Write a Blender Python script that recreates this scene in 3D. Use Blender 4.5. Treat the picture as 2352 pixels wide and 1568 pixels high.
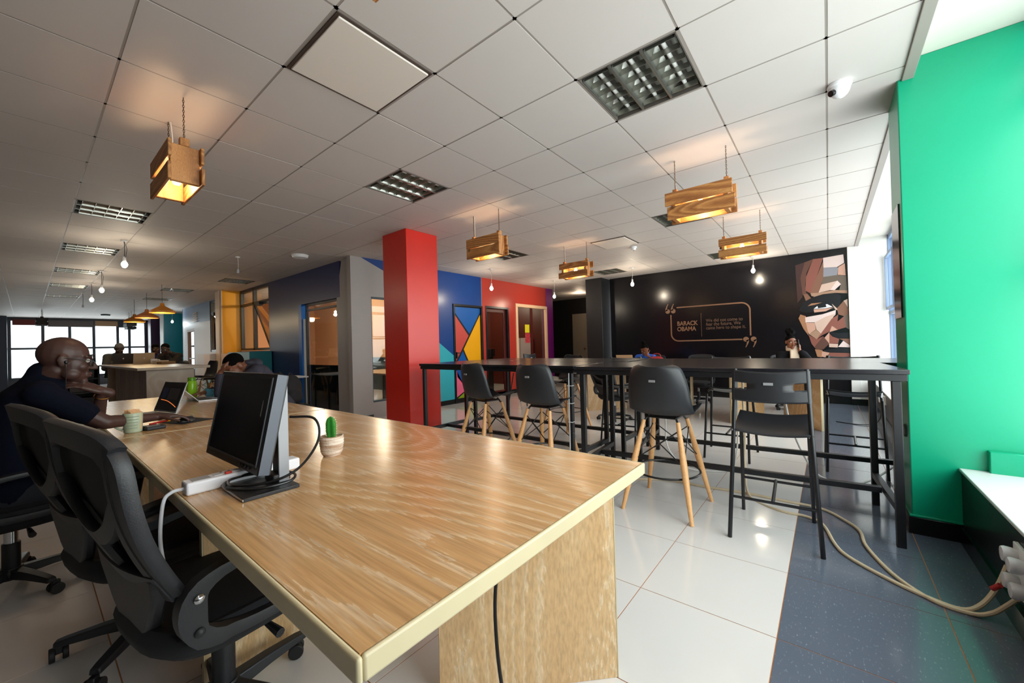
import bpy, math, random
from mathutils import Vector, Matrix, Euler, Quaternion
PI = math.pi
random.seed(7)
for o in list(bpy.data.objects): bpy.data.objects.remove(o)
SC = bpy.context.scene
COL = SC.collection
# ------------------------------------------------------------------ camera
def axes(yaw, pitch, roll):
    cy, sy, cp, sp, cr, sr = math.cos(yaw), math.sin(yaw), math.cos(pitch), math.sin(pitch), math.cos(roll), math.sin(roll)
    F = Vector((-sy*cp, cy*cp, sp)); r0 = Vector((cy, sy, 0)); u0 = r0.cross(F)
    return r0*cr+u0*sr, u0*cr-r0*sr, F
cr_, cu_, cf_ = axes(.6788, .0083, -.0267)
cd = bpy.data.cameras.new('camera'); cam = bpy.data.objects.new('camera', cd); COL.objects.link(cam)
m = Matrix(((cr_.x, cu_.x, -cf_.x, 0), (cr_.y, cu_.y, -cf_.y, 0), (cr_.z, cu_.z, -cf_.z, 1.25), (0, 0, 0, 1)))
cam.matrix_world = m
cd.sensor_width = 36; cd.lens = 901.5/2352*36; cd.clip_start = .02; cd.clip_end = 300
SC.camera = cam
# ------------------------------------------------------------------ light, exposure
SC.view_settings.view_transform = 'Standard'; SC.view_settings.look = 'None'
SC.view_settings.exposure = 0.2; SC.view_settings.gamma = 1.0; SC.view_settings.use_curve_mapping = False
SC.cycles.use_denoising = True
SC.cycles.max_bounces = 10; SC.cycles.diffuse_bounces = 6; SC.cycles.glossy_bounces = 5; SC.cycles.transparent_max_bounces = 16
SC.cycles.sample_clamp_indirect = 6.0; SC.cycles.caustics_reflective = False; SC.cycles.caustics_refractive = False
W = bpy.data.worlds.new('overcast_sky'); SC.world = W; W.use_nodes = True
bg = W.node_tree.nodes['Background']; bg.inputs[0].default_value = (.92, .96, 1.0, 1); bg.inputs[1].default_value = 3.2
def area(name, loc, rot, sx, sy, power, color=(1, 1, 1), portal=False):
    l = bpy.data.lights.new(name, 'AREA'); l.shape = 'RECTANGLE'; l.size = sx; l.size_y = sy; l.energy = power; l.color = color
    if portal: l.cycles.is_portal = True
    o = bpy.data.objects.new(name, l); COL.objects.link(o); o.location = loc; o.rotation_euler = rot; return o
# daylight through the long window wall on the right and the far end of the office
area('daylight_window_front', (1.10, 1.9, 1.72), (0, PI/2, 0), 2.4, 3.1, 150, (1, .97, .93), )
area('daylight_window_rear', (.97, 6.7, 1.72), (0, PI/2, 0), 2.4, 5.2, 210, (1, .97, .93), )
area('daylight_window_end', (-25.3, 1.2, 1.6), (0, -PI/2, 0), 2.0, 4.6, 90, (1, .98, .95), )
def point(name, loc, power, color=(1, .72, .42), r=.03):
    l = bpy.data.lights.new(name, 'POINT'); l.energy = power; l.color = color; l.shadow_soft_size = r
    o = bpy.data.objects.new(name, l); COL.objects.link(o); o.location = loc; return o
# ------------------------------------------------------------------ materials
def lin(c):
    return tuple(((v/255)/12.92 if v/255 <= .04045 else ((v/255+.055)/1.055)**2.4) for v in c[:3])+(1,)
class NT:
    def __init__(s, mat): s.t = mat.node_tree; s.n = s.t.nodes
    def new(s, typ, **k):
        n = s.n.new(typ)
        for a, b in k.items(): setattr(n, a, b)
        return n
    def link(s, a, b): s.t.links.new(a, b)
MATS = {}
def M(name, col, rough=.5, metal=0., spec=.5, emit=0., ecol=None, coat=0., var=0., vscale=8., bump=0., bscale=60.):
    if name in MATS: return MATS[name]
    m = bpy.data.materials.new(name); m.use_nodes = True; t = NT(m); b = t.n['Principled BSDF']
    b.inputs['Base Color'].default_value = lin(col); b.inputs['Roughness'].default_value = rough; b.inputs['Metallic'].default_value = metal
    b.inputs['Specular IOR Level'].default_value = spec; b.inputs['Coat Weight'].default_value = coat
    if emit: b.inputs['Emission Color'].default_value = lin(ecol or col); b.inputs['Emission Strength'].default_value = emit
    if var or bump:
        tc = t.new('ShaderNodeTexCoord')
    if var:
        nz = t.new('ShaderNodeTexNoise'); nz.inputs['Scale'].default_value = vscale; nz.inputs['Detail'].default_value = 4
        hs = t.new('ShaderNodeHueSaturation'); mr = t.new('ShaderNodeMapRange')
        mr.inputs[1].default_value = .3; mr.inputs[2].default_value = .7; mr.inputs[3].default_value = 1-var; mr.inputs[4].default_value = 1+var
        t.link(tc.outputs['Object'], nz.inputs['Vector']); t.link(nz.outputs['Fac'], mr.inputs[0]); t.link(mr.outputs[0], hs.inputs['Value'])
        hs.inputs['Color'].default_value = lin(col); t.link(hs.outputs['Color'], b.inputs['Base Color'])
    if bump:
        n2 = t.new('ShaderNodeTexNoise'); n2.inputs['Scale'].default_value = bscale; n2.inputs['Detail'].default_value = 3
        bp = t.new('ShaderNodeBump'); bp.inputs['Strength'].default_value = bump; bp.inputs['Distance'].default_value = .01
        t.link(tc.outputs['Object'], n2.inputs['Vector']); t.link(n2.outputs['Fac'], bp.inputs['Height']); t.link(bp.outputs[0], b.inputs['Normal'])
    MATS[name] = m; return m
def wood(name, base, dark, light, sc=(.55, 4.5, 4.5), rings=9., rough=.3, streak=.55, fine=1., knots=0.):
    """oak-like grain: contour rings of a stretched noise field, long along local X when sc[0] is small"""
    if name in MATS: return MATS[name]
    m = bpy.data.materials.new(name); m.use_nodes = True; t = NT(m); b = t.n['Principled BSDF']
    tc = t.new('ShaderNodeTexCoord'); mp = t.new('ShaderNodeMapping'); mp.inputs['Scale'].default_value = sc
    t.link(tc.outputs['Object'], mp.inputs['Vector'])
    oi = t.new('ShaderNodeObjectInfo'); ad = t.new('ShaderNodeVectorMath', operation='ADD'); mu = t.new('ShaderNodeMath', operation='MULTIPLY'); mu.inputs[1].default_value = 31.
    t.link(oi.outputs['Random'], mu.inputs[0]); t.link(mp.outputs[0], ad.inputs[0]); t.link(mu.outputs[0], ad.inputs[1])
    n1 = t.new('ShaderNodeTexNoise'); n1.inputs['Scale'].default_value = .55; n1.inputs['Detail'].default_value = 1.2; n1.inputs['Roughness'].default_value = .35
    t.link(ad.outputs[0], n1.inputs['Vector'])
    mp3 = t.new('ShaderNodeMapping'); mp3.inputs['Scale'].default_value = (sc[0]*14, sc[1]*44, sc[2]*44); t.link(tc.outputs['Object'], mp3.inputs['Vector'])
    n3 = t.new('ShaderNodeTexNoise'); n3.inputs['Scale'].default_value = 1.; n3.inputs['Detail'].default_value = 3; t.link(mp3.outputs[0], n3.inputs['Vector'])
    j3 = t.new('ShaderNodeMath', operation='MULTIPLY'); j3.inputs[1].default_value = .9; t.link(n3.outputs['Fac'], j3.inputs[0])
    r1 = t.new('ShaderNodeMath', operation='MULTIPLY_ADD'); r1.inputs[1].default_value = rings; t.link(n1.outputs['Fac'], r1.inputs[0]); t.link(j3.outputs[0], r1.inputs[2])
    fr = t.new('ShaderNodeMath', operation='FRACT'); t.link(r1.outputs[0], fr.inputs[0])
    cr = t.new('ShaderNodeValToRGB'); e = cr.color_ramp.elements
    e[0].position = 0.; e[0].color = lin(light); e[1].position = .26; e[1].color = lin(base)
    x = e.new(.72); x.color = lin(dark); x = e.new(.97); x.color = lin(base); t.link(fr.outputs[0], cr.inputs[0])
    mp2 = t.new('ShaderNodeMapping'); mp2.inputs['Scale'].default_value = (sc[0]*5, sc[1]*60, sc[2]*60); t.link(tc.outputs['Object'], mp2.inputs['Vector'])
    n2 = t.new('ShaderNodeTexNoise'); n2.inputs['Scale'].default_value = 1.; n2.inputs['Detail'].default_value = 2; t.link(mp2.outputs[0], n2.inputs['Vector'])
    mr = t.new('ShaderNodeMapRange'); mr.inputs[1].default_value = .35; mr.inputs[2].default_value = .7; mr.inputs[3].default_value = 1.06; mr.inputs[4].default_value = 1-.16*fine
    t.link(n2.outputs['Fac'], mr.inputs[0])
    mx = t.new('ShaderNodeMix', data_type='RGBA'); mx.inputs[0].default_value = streak; mx.inputs[6].default_value = lin(base); t.link(cr.outputs[0], mx.inputs[7])
    hs = t.new('ShaderNodeHueSaturation'); t.link(mx.outputs[2], hs.inputs['Color']); t.link(mr.outputs[0], hs.inputs['Value'])
    out = hs.outputs[0]
    if knots:
        vo = t.new('ShaderNodeTexVoronoi'); vo.inputs['Scale'].default_value = 5.; t.link(tc.outputs['Object'], vo.inputs['Vector'])
        kr = t.new('ShaderNodeValToRGB'); kr.color_ramp.elements[0].position = .05; kr.color_ramp.elements[0].color = (.12, .06, .03, 1); kr.color_ramp.elements[1].position = .16; kr.color_ramp.elements[1].color = (1, 1, 1, 1)
        t.link(vo.outputs['Distance'], kr.inputs[0])
        mk = t.new('ShaderNodeMix', data_type='RGBA', blend_type='MULTIPLY'); mk.inputs[0].default_value = knots; t.link(out, mk.inputs[6]); t.link(kr.outputs[0], mk.inputs[7]); out = mk.outputs[2]
    t.link(out, b.inputs['Base Color']); b.inputs['Roughness'].default_value = rough
    MATS[name] = m; return m
def glass(name, tint=(235, 240, 240), refl=1.0):
    if name in MATS: return MATS[name]
    m = bpy.data.materials.new(name); m.use_nodes = True; t = NT(m); out = t.n['Material Output']; t.n.remove(t.n['Principled BSDF'])
    tr = t.new('ShaderNodeBsdfTransparent'); tr.inputs[0].default_value = lin(tint); gl = t.new('ShaderNodeBsdfGlossy'); gl.inputs['Roughness'].default_value = .02
    lw = t.new('ShaderNodeLayerWeight'); lw.inputs['Blend'].default_value = .5; pw = t.new('ShaderNodeMath', operation='POWER'); pw.inputs[1].default_value = 5.
    ma = t.new('ShaderNodeMath', operation='MULTIPLY_ADD'); ma.inputs[1].default_value = .9; ma.inputs[2].default_value = .04; mu = t.new('ShaderNodeMath', operation='MULTIPLY'); mu.inputs[1].default_value = refl
    mu.use_clamp = True; t.link(lw.outputs['Facing'], pw.inputs[0]); t.link(pw.outputs[0], ma.inputs[0])
    mx = t.new('ShaderNodeMixShader'); t.link(ma.outputs[0], mu.inputs[0]); t.link(mu.outputs[0], mx.inputs[0]); t.link(tr.outputs[0], mx.inputs[1]); t.link(gl.outputs[0], mx.inputs[2]); t.link(mx.outputs[0], out.inputs[0])
    MATS[name] = m; return m
# ------------------------------------------------------------------ mesh helpers
class MB:
    """collects vertices and faces; build() links them as ONE mesh object"""
    def __init__(s, org=(0, 0, 0)): s.v = []; s.f = []; s.o = Vector(org)
    def add(s, vs, fs):
        n = len(s.v); s.v += [Vector(v)-s.o for v in vs]; s.f += [tuple(i+n for i in f) for f in fs]; return s
    def box(s, x0, y0, z0, x1, y1, z1):
        x0, x1 = min(x0, x1), max(x0, x1); y0, y1 = min(y0, y1), max(y0, y1); z0, z1 = min(z0, z1), max(z0, z1)
        return s.add([(x0, y0, z0), (x1, y0, z0), (x1, y1, z0), (x0, y1, z0), (x0, y0, z1), (x1, y0, z1), (x1, y1, z1), (x0, y1, z1)],
                     [(0, 3, 2, 1), (4, 5, 6, 7), (0, 1, 5, 4), (1, 2, 6, 5), (2, 3, 7, 6), (3, 0, 4, 7)])
    def obox(s, mat, sx, sy, sz):
        n = len(s.v); s.box(-sx/2, -sy/2, -sz/2, sx/2, sy/2, sz/2)
        for i in range(n, n+8): s.v[i] = mat @ (s.v[i]+s.o)-s.o
        return s
    def bar(s, a, b, w, h=None, up=(0, 0, 1)):
        """rectangular bar from a to b"""
        a, b = Vector(a), Vector(b); d = (b-a); L = d.length; d.normalize(); up = Vector(up)
        if abs(d.dot(up)) > .98: up = Vector((0, 1, 0))
        x = d.cross(up).normalized(); y = x.cross(d).normalized()
        mt = Matrix(((x.x, d.x, y.x, (a.x+b.x)/2), (x.y, d.y, y.y, (a.y+b.y)/2), (x.z, d.z, y.z, (a.z+b.z)/2), (0, 0, 0, 1)))
        return s.obox(mt, w, L, h or w)
    def ring(s, c, x, y, r, n, ry=None):
        return [c+x*(r*math.cos(2*PI*i/n))+y*((ry or r)*math.sin(2*PI*i/n)) for i in range(n)]
    def loft(s, rings, cap=True, closed=False):
        n = len(rings[0]); vs = [p for r in rings for p in r]; fs = []
        m = len(rings)
        for k in range(m if closed else m-1):
            a, b = k*n, ((k+1) % m)*n
            for i in range(n): fs.append((a+i, a+(i+1) % n, b+(i+1) % n, b+i))
        if cap and not closed: fs += [tuple(range(n-1, -1, -1)), tuple((m-1)*n+i for i in range(n))]
        return s.add(vs, fs)
    def cyl(s, a, b, r0, r1=None, n=12):
        a, b = Vector(a), Vector(b); d = (b-a).normalized(); u = Vector((0, 0, 1)) if abs(d.z) < .9 else Vector((1, 0, 0))
        x = d.cross(u).normalized(); y = d.cross(x).normalized()*-1; r1 = r0 if r1 is None else r1
        return s.loft([s.ring(a, x, y, r0, n), s.ring(b, x, y, r1, n)])
    def tube(s, pts, r, n=8, smooth=True, closed=False, sub=5):
        P = [Vector(p) for p in pts]
        if smooth and len(P) > 2: P = spline(P, sub, closed)
        T = []
        for i in range(len(P)):
            a = P[i-1] if (i > 0 or closed) else P[i]; b = P[(i+1) % len(P)] if (i < len(P)-1 or closed) else P[i]
            T.append((b-a).normalized())
        x = T[0].orthogonal().normalized(); R = []
        for i, p in enumerate(P):
            x = (x-T[i]*x.dot(T[i])); x = x.normalized() if x.length > 1e-6 else T[i].orthogonal().normalized()
            y = T[i].cross(x); rr = r(i/(len(P)-1)) if callable(r) else r
            R.append(s.ring(p, x, y, rr, n))
        return s.loft(R, closed=closed)
    def lathe(s, prof, c=(0, 0, 0), n=20, axis='z'):
        c = Vector(c); R = []
        for r, z in prof:
            if axis == 'z': R.append([c+Vector((r*math.cos(2*PI*i/n), r*math.sin(2*PI*i/n), z)) for i in range(n)])
            elif axis == 'x': R.append([c+Vector((z, r*math.cos(2*PI*i/n), r*math.sin(2*PI*i/n))) for i in range(n)])
            else: R.append([c+Vector((r*math.sin(2*PI*i/n), z, r*math.cos(2*PI*i/n))) for i in range(n)])
        return s.loft(R)
    def prism(s, poly, d):
        """poly: coplanar 3D points, d: extrusion vector"""
        P = [Vector(p) for p in poly]; d = Vector(d); n = len(P)
        return s.add(P+[p+d for p in P], [tuple(range(n-1, -1, -1)), tuple(range(n, 2*n))]+[(i, (i+1) % n, n+(i+1) % n, n+i) for i in range(n)])
    def ell(s, c, rx, ry, rz, n=14, m=9, rot=None):
        c = Vector(c); R = []
        for k in range(m+1):
            a = -PI/2+PI*k/m; a = max(-PI/2+.02, min(PI/2-.02, a))
            row = []
            for i in range(n):
                p = Vector((rx*math.cos(a)*math.cos(2*PI*i/n), ry*math.cos(a)*math.sin(2*PI*i/n), rz*math.sin(a)))
                if rot: p = rot @ p
                row.append(c+p)
            R.append(row)
        return s.loft(R)
    def grid(s, fn, nu, nv):
        vs = [fn(i/nu, j/nv) for j in range(nv+1) for i in range(nu+1)]; w = nu+1
        return s.add(vs, [(j*w+i, j*w+i+1, (j+1)*w+i+1, (j+1)*w+i) for j in range(nv) for i in range(nu)])
    def mesh(s, name, smooth=True, ang=.7):
        me = bpy.data.meshes.new(name); me.from_pydata([tuple(v) for v in s.v], [], s.f); me.validate(); me.update()
        if smooth: me.shade_smooth(); me.set_sharp_from_angle(angle=ang)
        return me
    def build(s, name, mat, parent=None, bevel=0., seg=2, smooth=True, ang=.7, solid=0., sub=0, fix=False):
        me = s.mesh(name, smooth, ang); me.materials.append(mat)
        if fix:
            import bmesh
            bm = bmesh.new(); bm.from_mesh(me); bmesh.ops.recalc_face_normals(bm, faces=bm.faces); bm.to_mesh(me); bm.free()
        o = bpy.data.objects.new(name, me); COL.objects.link(o)
        if parent: o.parent = parent
        if solid:
            md = o.modifiers.new('solidify', 'SOLIDIFY'); md.thickness = solid; md.offset = 0
        if bevel:
            md = o.modifiers.new('bevel', 'BEVEL'); md.width = bevel; md.segments = seg; md.limit_method = 'ANGLE'; md.angle_limit = .6
        if sub:
            md = o.modifiers.new('subsurf', 'SUBSURF'); md.levels = sub; md.render_levels = sub
        return o
def spline(P, sub=5, closed=False):
    out = []; n = len(P)
    for i in range(n if closed else n-1):
        p0 = P[i-1] if (i > 0 or closed) else P[0]*2-P[1]; p1 = P[i]; p2 = P[(i+1) % n]
        p3 = P[(i+2) % n] if (i+2 < n or closed) else p2*2-p1
        for k in range(sub):
            t = k/sub; out.append(.5*((2*p1)+(p2-p0)*t+(2*p0-5*p1+4*p2-p3)*t*t+(3*p1-p0-3*p2+p3)*t**3))
    if not closed: out.append(P[-1].copy())
    return out
def tag(o, label, cat, group=None, kind=None):
    if label: o['label'] = label
    if cat: o['category'] = cat
    if group: o['group'] = group
    if kind: o['kind'] = kind
    return o
def thing(name, label, cat, loc=(0, 0, 0), rz=0., group=None):
    o = bpy.data.objects.new(name, None); COL.objects.link(o); o.empty_display_size = .1
    o.location = loc; o.rotation_euler = (0, 0, rz); return tag(o, label, cat, group)
def struct(o, label=None):
    o['kind'] = 'structure'
    if label: o['label'] = label
    return o
KIDS = {}
def dup(root, loc, rz=None, label=None, group=None, scale=None, keep=None):
    """copy a thing with copies of its parts and sub-parts"""
    if root.name not in KIDS or True:
        kids = {}
        for o in COL.objects:
            if o.parent: kids.setdefault(o.parent.name, []).append(o)
    def cp(o, parent):
        c = o.copy(); COL.objects.link(c)
        if parent is not None: c.parent = parent
        for ch in kids.get(o.name, []):
            if keep and not keep(ch.name): continue
            cp(ch, c)
        return c
    r = cp(root, None); r.location = loc
    if rz is not None: r.rotation_euler = (0, 0, rz)
    if scale: r.scale = (scale,)*3
    if label: r['label'] = label
    if group: r['group'] = group
    return r
def frame_rect(mb, plane, c, u0, u1, z0, z1, w, d):
    """a rectangular frame of bars; plane 'x' (u is Y, at X=c) or 'y' (u is X, at Y=c)"""
    for a, b, e, f in ((u0, u1, z0, z0+w), (u0, u1, z1-w, z1), (u0, u0+w, z0+w, z1-w), (u1-w, u1, z0+w, z1-w)):
        if plane == 'x': mb.box(c-d/2, a, e, c+d/2, b, f)
        else: mb.box(a, c-d/2, e, b, c+d/2, f)
    return mb
def text_mesh(body, size, ext=.002, bold=0., align='LEFT', sx=1.):
    cu = bpy.data.curves.new('txt', 'FONT'); cu.body = body; cu.size = size; cu.extrude = ext; cu.offset = bold; cu.align_x = align; cu.space_line = .85
    ob = bpy.data.objects.new('txt', cu); COL.objects.link(ob); bpy.context.view_layer.update()
    me = bpy.data.meshes.new_from_object(ob.evaluated_get(bpy.context.evaluated_depsgraph_get()))
    bpy.data.objects.remove(ob)
    for v in me.vertices: v.co.x *= sx
    return me
def place_text(name, body, size, mat, mtx, parent=None, ext=.002, bold=0., align='LEFT', sx=1.):
    me = text_mesh(body, size, ext, bold, align, sx); me.materials.clear(); me.materials.append(mat)
    o = bpy.data.objects.new(name, me); COL.objects.link(o)
    if parent: o.parent = parent
    o.matrix_local = mtx
    return o
H = 2.861
# shared plain materials
BLACK = M('black_powder_coat', (18, 19, 23), .38, var=.15, vscale=14)
BLKPL = M('black_plastic', (20, 21, 25), .5, bump=.05, bscale=220)
CHROME = M('chrome', (190, 192, 196), .18, 1.)
STEEL = M('brushed_steel', (130, 132, 136), .35, 1.)
WHITE = M('white_paint', (226, 225, 222), .5, var=.03, vscale=3)
WHPL = M('white_plastic', (232, 233, 236), .35)
DGREY = M('dark_grey_plastic', (44, 46, 52), .45)
# ================================================================== THE SETTING
X0, Y0, TS = -1.7681, .9363, .6
tilem = M('ceiling_tile_white', (202, 195, 191), .62, var=.025, vscale=1.2)
gridm = M('ceiling_grid_white', (150, 142, 136), .45)
backm = M('ceiling_void_grey', (60, 58, 56), .9)
lampcells = {(-2, 2), (2, 2), (7, -1), (11, -1), (15, -1), (19, -1), (23, -1), (14, 3), (18, 2), (22, 2), (-1, 7), (4, 7), (-1, 12), (3, 12)}
panelcells = {(0, 0), (1, 8)}
ceil_root = struct(MB().box(-25.2, -4.1, 2.97, .40, 13.2, 3.05).build('ceiling', backm, smooth=False), 'white suspended ceiling of square tiles')
CELLS = [(i, j) for i in range(-4, 39) for j in range(-9, 20)]
def cxy(i, j): return X0-TS*(i+1), Y0+TS*j
tile_me = {}
rest = MB(); ntile = 0
def near(c):
    x, y = cxy(*c); return math.hypot(x+.3, y+.3)
for (i, j) in sorted(CELLS, key=near):
    if (i, j) in lampcells: continue
    x, y = cxy(i, j); x1 = x+TS
    if i == -4: x1 = .405
    vis = (i <= 24 and -3 <= j <= 15 and not (i > 6 and j > 3) and not (i == -4 and j < -2))
    if (i, j) in panelcells: continue
    if vis and ntile < 290:
        key = round(x1-x, 3)
        if key not in tile_me:
            b = MB().box(.006, .006, 0, x1-x-.006, TS-.006, .014); me = b.mesh('ceiling_tile', False); me.materials.append(tilem); tile_me[key] = me
        o = bpy.data.objects.new('ceiling_tile', tile_me[key]); COL.objects.link(o); o.parent = ceil_root; o.location = (x, y, H+random.uniform(0, .002)); ntile += 1
    else: rest.box(x+.006, y+.006, H, x1-.006, y+TS-.006, H+.014)
tag(rest.build('ceiling_tiles_far', tilem, ceil_root, smooth=False), None, None, None, 'stuff')
g = MB()
for i in range(-4, 40):
    x = X0-TS*i; x = min(x, .40); g.box(x-.012, -4.1, H+.0022, x+.012, 13.2, H+.016)
for j in range(-9, 21):
    y = Y0+TS*j; g.box(-25.2, y-.012, H+.0022, .40, y+.012, H+.016)
tag(g.build('ceiling_grid', gridm, ceil_root, smooth=False), None, None, None, 'stuff')
tr = struct(MB().box(.40, -4.1, H-.012, .455, 3.50, 2.975).box(.40, 3.96, H-.012, .455, 9.4, 2.975).build('trim_1', gridm, bevel=.003), 'white trim along the edge of the tiled ceiling')
struct(MB().box(.30, -4.1, 2.975, 1.3, 9.6, 3.05).build('trim_2', M('soffit_white', (222, 218, 208), .6), smooth=False), 'plain white soffit above the windows')
# flat access panels
for c in panelcells:
    x, y = cxy(*c); t = thing('access_panel', 'flat square ceiling panel with a dark outline '+('above the long wooden desk' if c == (0, 0) else 'in front of the dark mural wall'), 'panel', (x+.3, y+.3, H))
    mb = MB(); frame_rect_h = ((-.288, -.288, .288, -.27), (-.288, .27, .288, .288), (-.288, -.27, -.27, .27), (.27, -.27, .288, .27))
    for a in frame_rect_h: mb.box(a[0], a[1], -.004, a[2], a[3], .012)
    mb.build('frame', M('dark_brown_trim', (66, 52, 46), .5), t, smooth=False)
    MB().box(-.272, -.272, -.012, .272, .272, .008).build('board', M('panel_cream', (222, 212, 202), .55), t, bevel=.004)
# recessed louvre lights, unlit
louv = M('louvre_aluminium', (158, 158, 150), .28, .85); tubem = M('fluorescent_tube', (235, 235, 230), .35); housing = M('lamp_housing_grey', (96, 90, 84), .5)
def louvre_light(c, label):
    x, y = cxy(*c); t = thing('ceiling_light', label, 'light', (x+.3, y+.3, H), 0, 'recessed louvre lights in the ceiling')
    a = .288; mb = MB().box(-a, -a, .07, a, a, .08)
    for s in (-1, 1): mb.box(s*a, -a, 0, s*(a-.006), a, .08); mb.box(-a, s*a, 0, a, s*(a-.006), .08)
    mb.build('housing', housing, t, smooth=False)
    w = .19
    for k in (-1, 0, 1):
        cx = k*w; mb = MB()
        for s in (-1, 1):  # curved side reflectors
            mb.grid(lambda u, v: Vector((cx+s*(.088-.055*u*u), -.245+.49*v, .004+.06*u)), 5, 1)
        mb.build('reflector', louv, t)
        for q in range(6): MB().box(cx-.08, -.245+q*.098-.002, .006, cx+.08, -.245+q*.098+.002, .04).build('louvre_blade', louv, t, smooth=False)
        MB().cyl((cx, -.25, .05), (cx, .25, .05), .013, n=10).build('tube', tubem, t)
        MB().cyl((cx, .255, .045), (cx, .275, .045), .018, n=10).build('tube_holder', M('dark_socket', (40, 36, 32), .6), t)
    for k in (-.5, .5): MB().box(k*w-.006, -a, .0, k*w+.006, a, .035).build('divider', louv, t, smooth=False)
    return t
first = louvre_light((-2, 2), 'square recessed louvre light nearest the green column, tubes off')
LBL = {(2, 2): 'square recessed louvre light in front of the red column', (7, -1): 'recessed louvre light behind the wooden slat lamp at the far left', (11, -1): 'louvre light nearest the first bare bulb down the left side',
       (15, -1): 'third louvre light in the row down the left side', (19, -1): 'fourth louvre light in the row down the left side', (23, -1): 'last louvre light of the left row toward the end windows',
       (14, 3): 'dark louvre light in the ceiling near the yellow column', (18, 2): 'dark louvre light in the ceiling over the far counter', (22, 2): 'dark louvre light in the ceiling behind the mustard pendants', (-1, 7): 'louvre light half hidden behind the slat lamp nearest the green column',
       (4, 7): 'louvre light just behind the slat lamp beside the red column', (-1, 12): 'louvre light half hidden behind the rear slat lamp by the mural', (3, 12): 'louvre light behind the small middle slat lamp'}
for c, l in LBL.items():
    x, y = cxy(*c); dup(first, (x+.3, y+.3, H), 0, l)
# ---------------- floor
T = .577
white_t = M('white_floor_tile', (216, 213, 211), .1, spec=.55, var=.02, vscale=1.5)
grout = M('orange_brown_grout', (168, 112, 74), .8)
def darktile():
    m = M('charcoal_floor_tile', (92, 100, 112), .13, spec=.55); t = NT(m); b = t.n['Principled BSDF']; tc = t.new('ShaderNodeTexCoord')
    mp = t.new('ShaderNodeMapping'); mp.inputs['Scale'].default_value = (1, .35, 1); t.link(tc.outputs['Object'], mp.inputs[0])
    nz = t.new('ShaderNodeTexNoise'); nz.inputs['Scale'].default_value = 130; nz.inputs['Detail'].default_value = 2; t.link(mp.outputs[0], nz.inputs[0])
    cr = t.new('ShaderNodeValToRGB'); cr.color_ramp.elements[0].position = .62; cr.color_ramp.elements[0].color = lin((92, 100, 114)); cr.color_ramp.elements[1].position = .80; cr.color_ramp.elements[1].color = lin((140, 148, 160))
    t.link(nz.outputs[0], cr.inputs[0]); t.link(cr.outputs[0], b.inputs['Base Color']); return m
dark_t = darktile()
floor = struct(MB().box(-25.2, -4.1, -.12, 1.1, 13.2, -.0016).build('floor', grout, smooth=False), 'glossy tiled office floor with thin orange grout')
fl = {}
def ftile(x, y, w, h, m, nm):
    k = (round(w, 3), round(h, 3), m.name)
    if k not in fl:
        b = MB().box(.0022, .0022, -.009, w-.0022, h-.0022, 0); me = b.mesh(nm, False); me.materials.append(m); fl[k] = me
    o = bpy.data.objects.new(nm, fl[k]); COL.objects.link(o); o.parent = floor; o.location = (x, y, 0)
restf = MB(); nf = 0
ft = [(-.2-T*(k+1), 1.95+T*q) for k in range(44) for q in range(-11, 20)]
for x, y in sorted(ft, key=lambda p: math.hypot(p[0]+.5, p[1]-1)):
    if nf < 240 and x > -6.5 and y > -.8: ftile(x, y, T, T, white_t, 'floor_tile'); nf += 1
    else: restf.box(x+.0022, y+.0022, -.009, x+T-.0022, y+T-.0022, 0)
tag(restf.build('floor_tiles_far', white_t, floor, smooth=False), None, None, None, 'stuff')
for q in range(-11, 14):
    y = 1.95+T*q
    ftile(-.2, y, .577, T, dark_t, 'dark_floor_tile'); ftile(.377, y, .30, T, dark_t, 'dark_floor_tile')
# ---------------- right side: green column, window wall, sills
green = M('green_gloss_paint', (0, 158, 118), .32, var=.03, vscale=2)
skirt = M('black_skirting', (16, 16, 18), .22)
t = struct(MB().box(.38, 3.50, 0, .96, 3.96, 2.975).build('green_column', green, bevel=.006), 'bright green square column beside the right hand windows')
MB().box(.362, 3.482, 0, .62, 3.97, .105).build('skirting', skirt, t, bevel=.003); MB().box(.368, 3.488, .105, .60, 3.965, .118).build('green_ledge', green, t, bevel=.003)
MB().box(.372, 3.58, 1.36, .381, 3.9, 2.1).build('dark_panel', M('dark_glossy_panel', (44, 40, 42), .15, var=.3, vscale=9), t, smooth=False)
MB().lathe([(.0, -.012), (.038, -.012), (.042, -.006), (.042, .0)], (.38, 3.62, .62), 18, 'x').build('cable_grommet', M('grey_green_plastic', (60, 74, 66), .4), t)
MB().box(.70, 3.455, .44, .93, 3.5, .565).build('trunking_box', green, t, bevel=.004)
sillm = M('sill_white', (214, 216, 216), .3); sillb = M('sill_black', (14, 15, 17), .3)
for k, (a, b) in enumerate(((-4.1, 3.5), (3.96, 9.4))):
    t = struct(MB().box(.595, a, 0, 1.06, b, .425).build('trim_%d' % (3+k), sillb if k == 0 else M('sill_grey', (96, 96, 98), .4), smooth=False), ('black boxed ledge with a white top under the near windows', 'low grey boxed ledge under the far windows')[k])
    MB().box(.585, a, .425, 1.06, b, .442).build('ledge_top', sillm, t, bevel=.004)
    MB().box(.580, a, 0, .597, b, .10).build('skirting', skirt, t, smooth=False)
framem = M('window_frame_blue_grey', (118, 138, 168), .4); gl = glass('window_glass')
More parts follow.
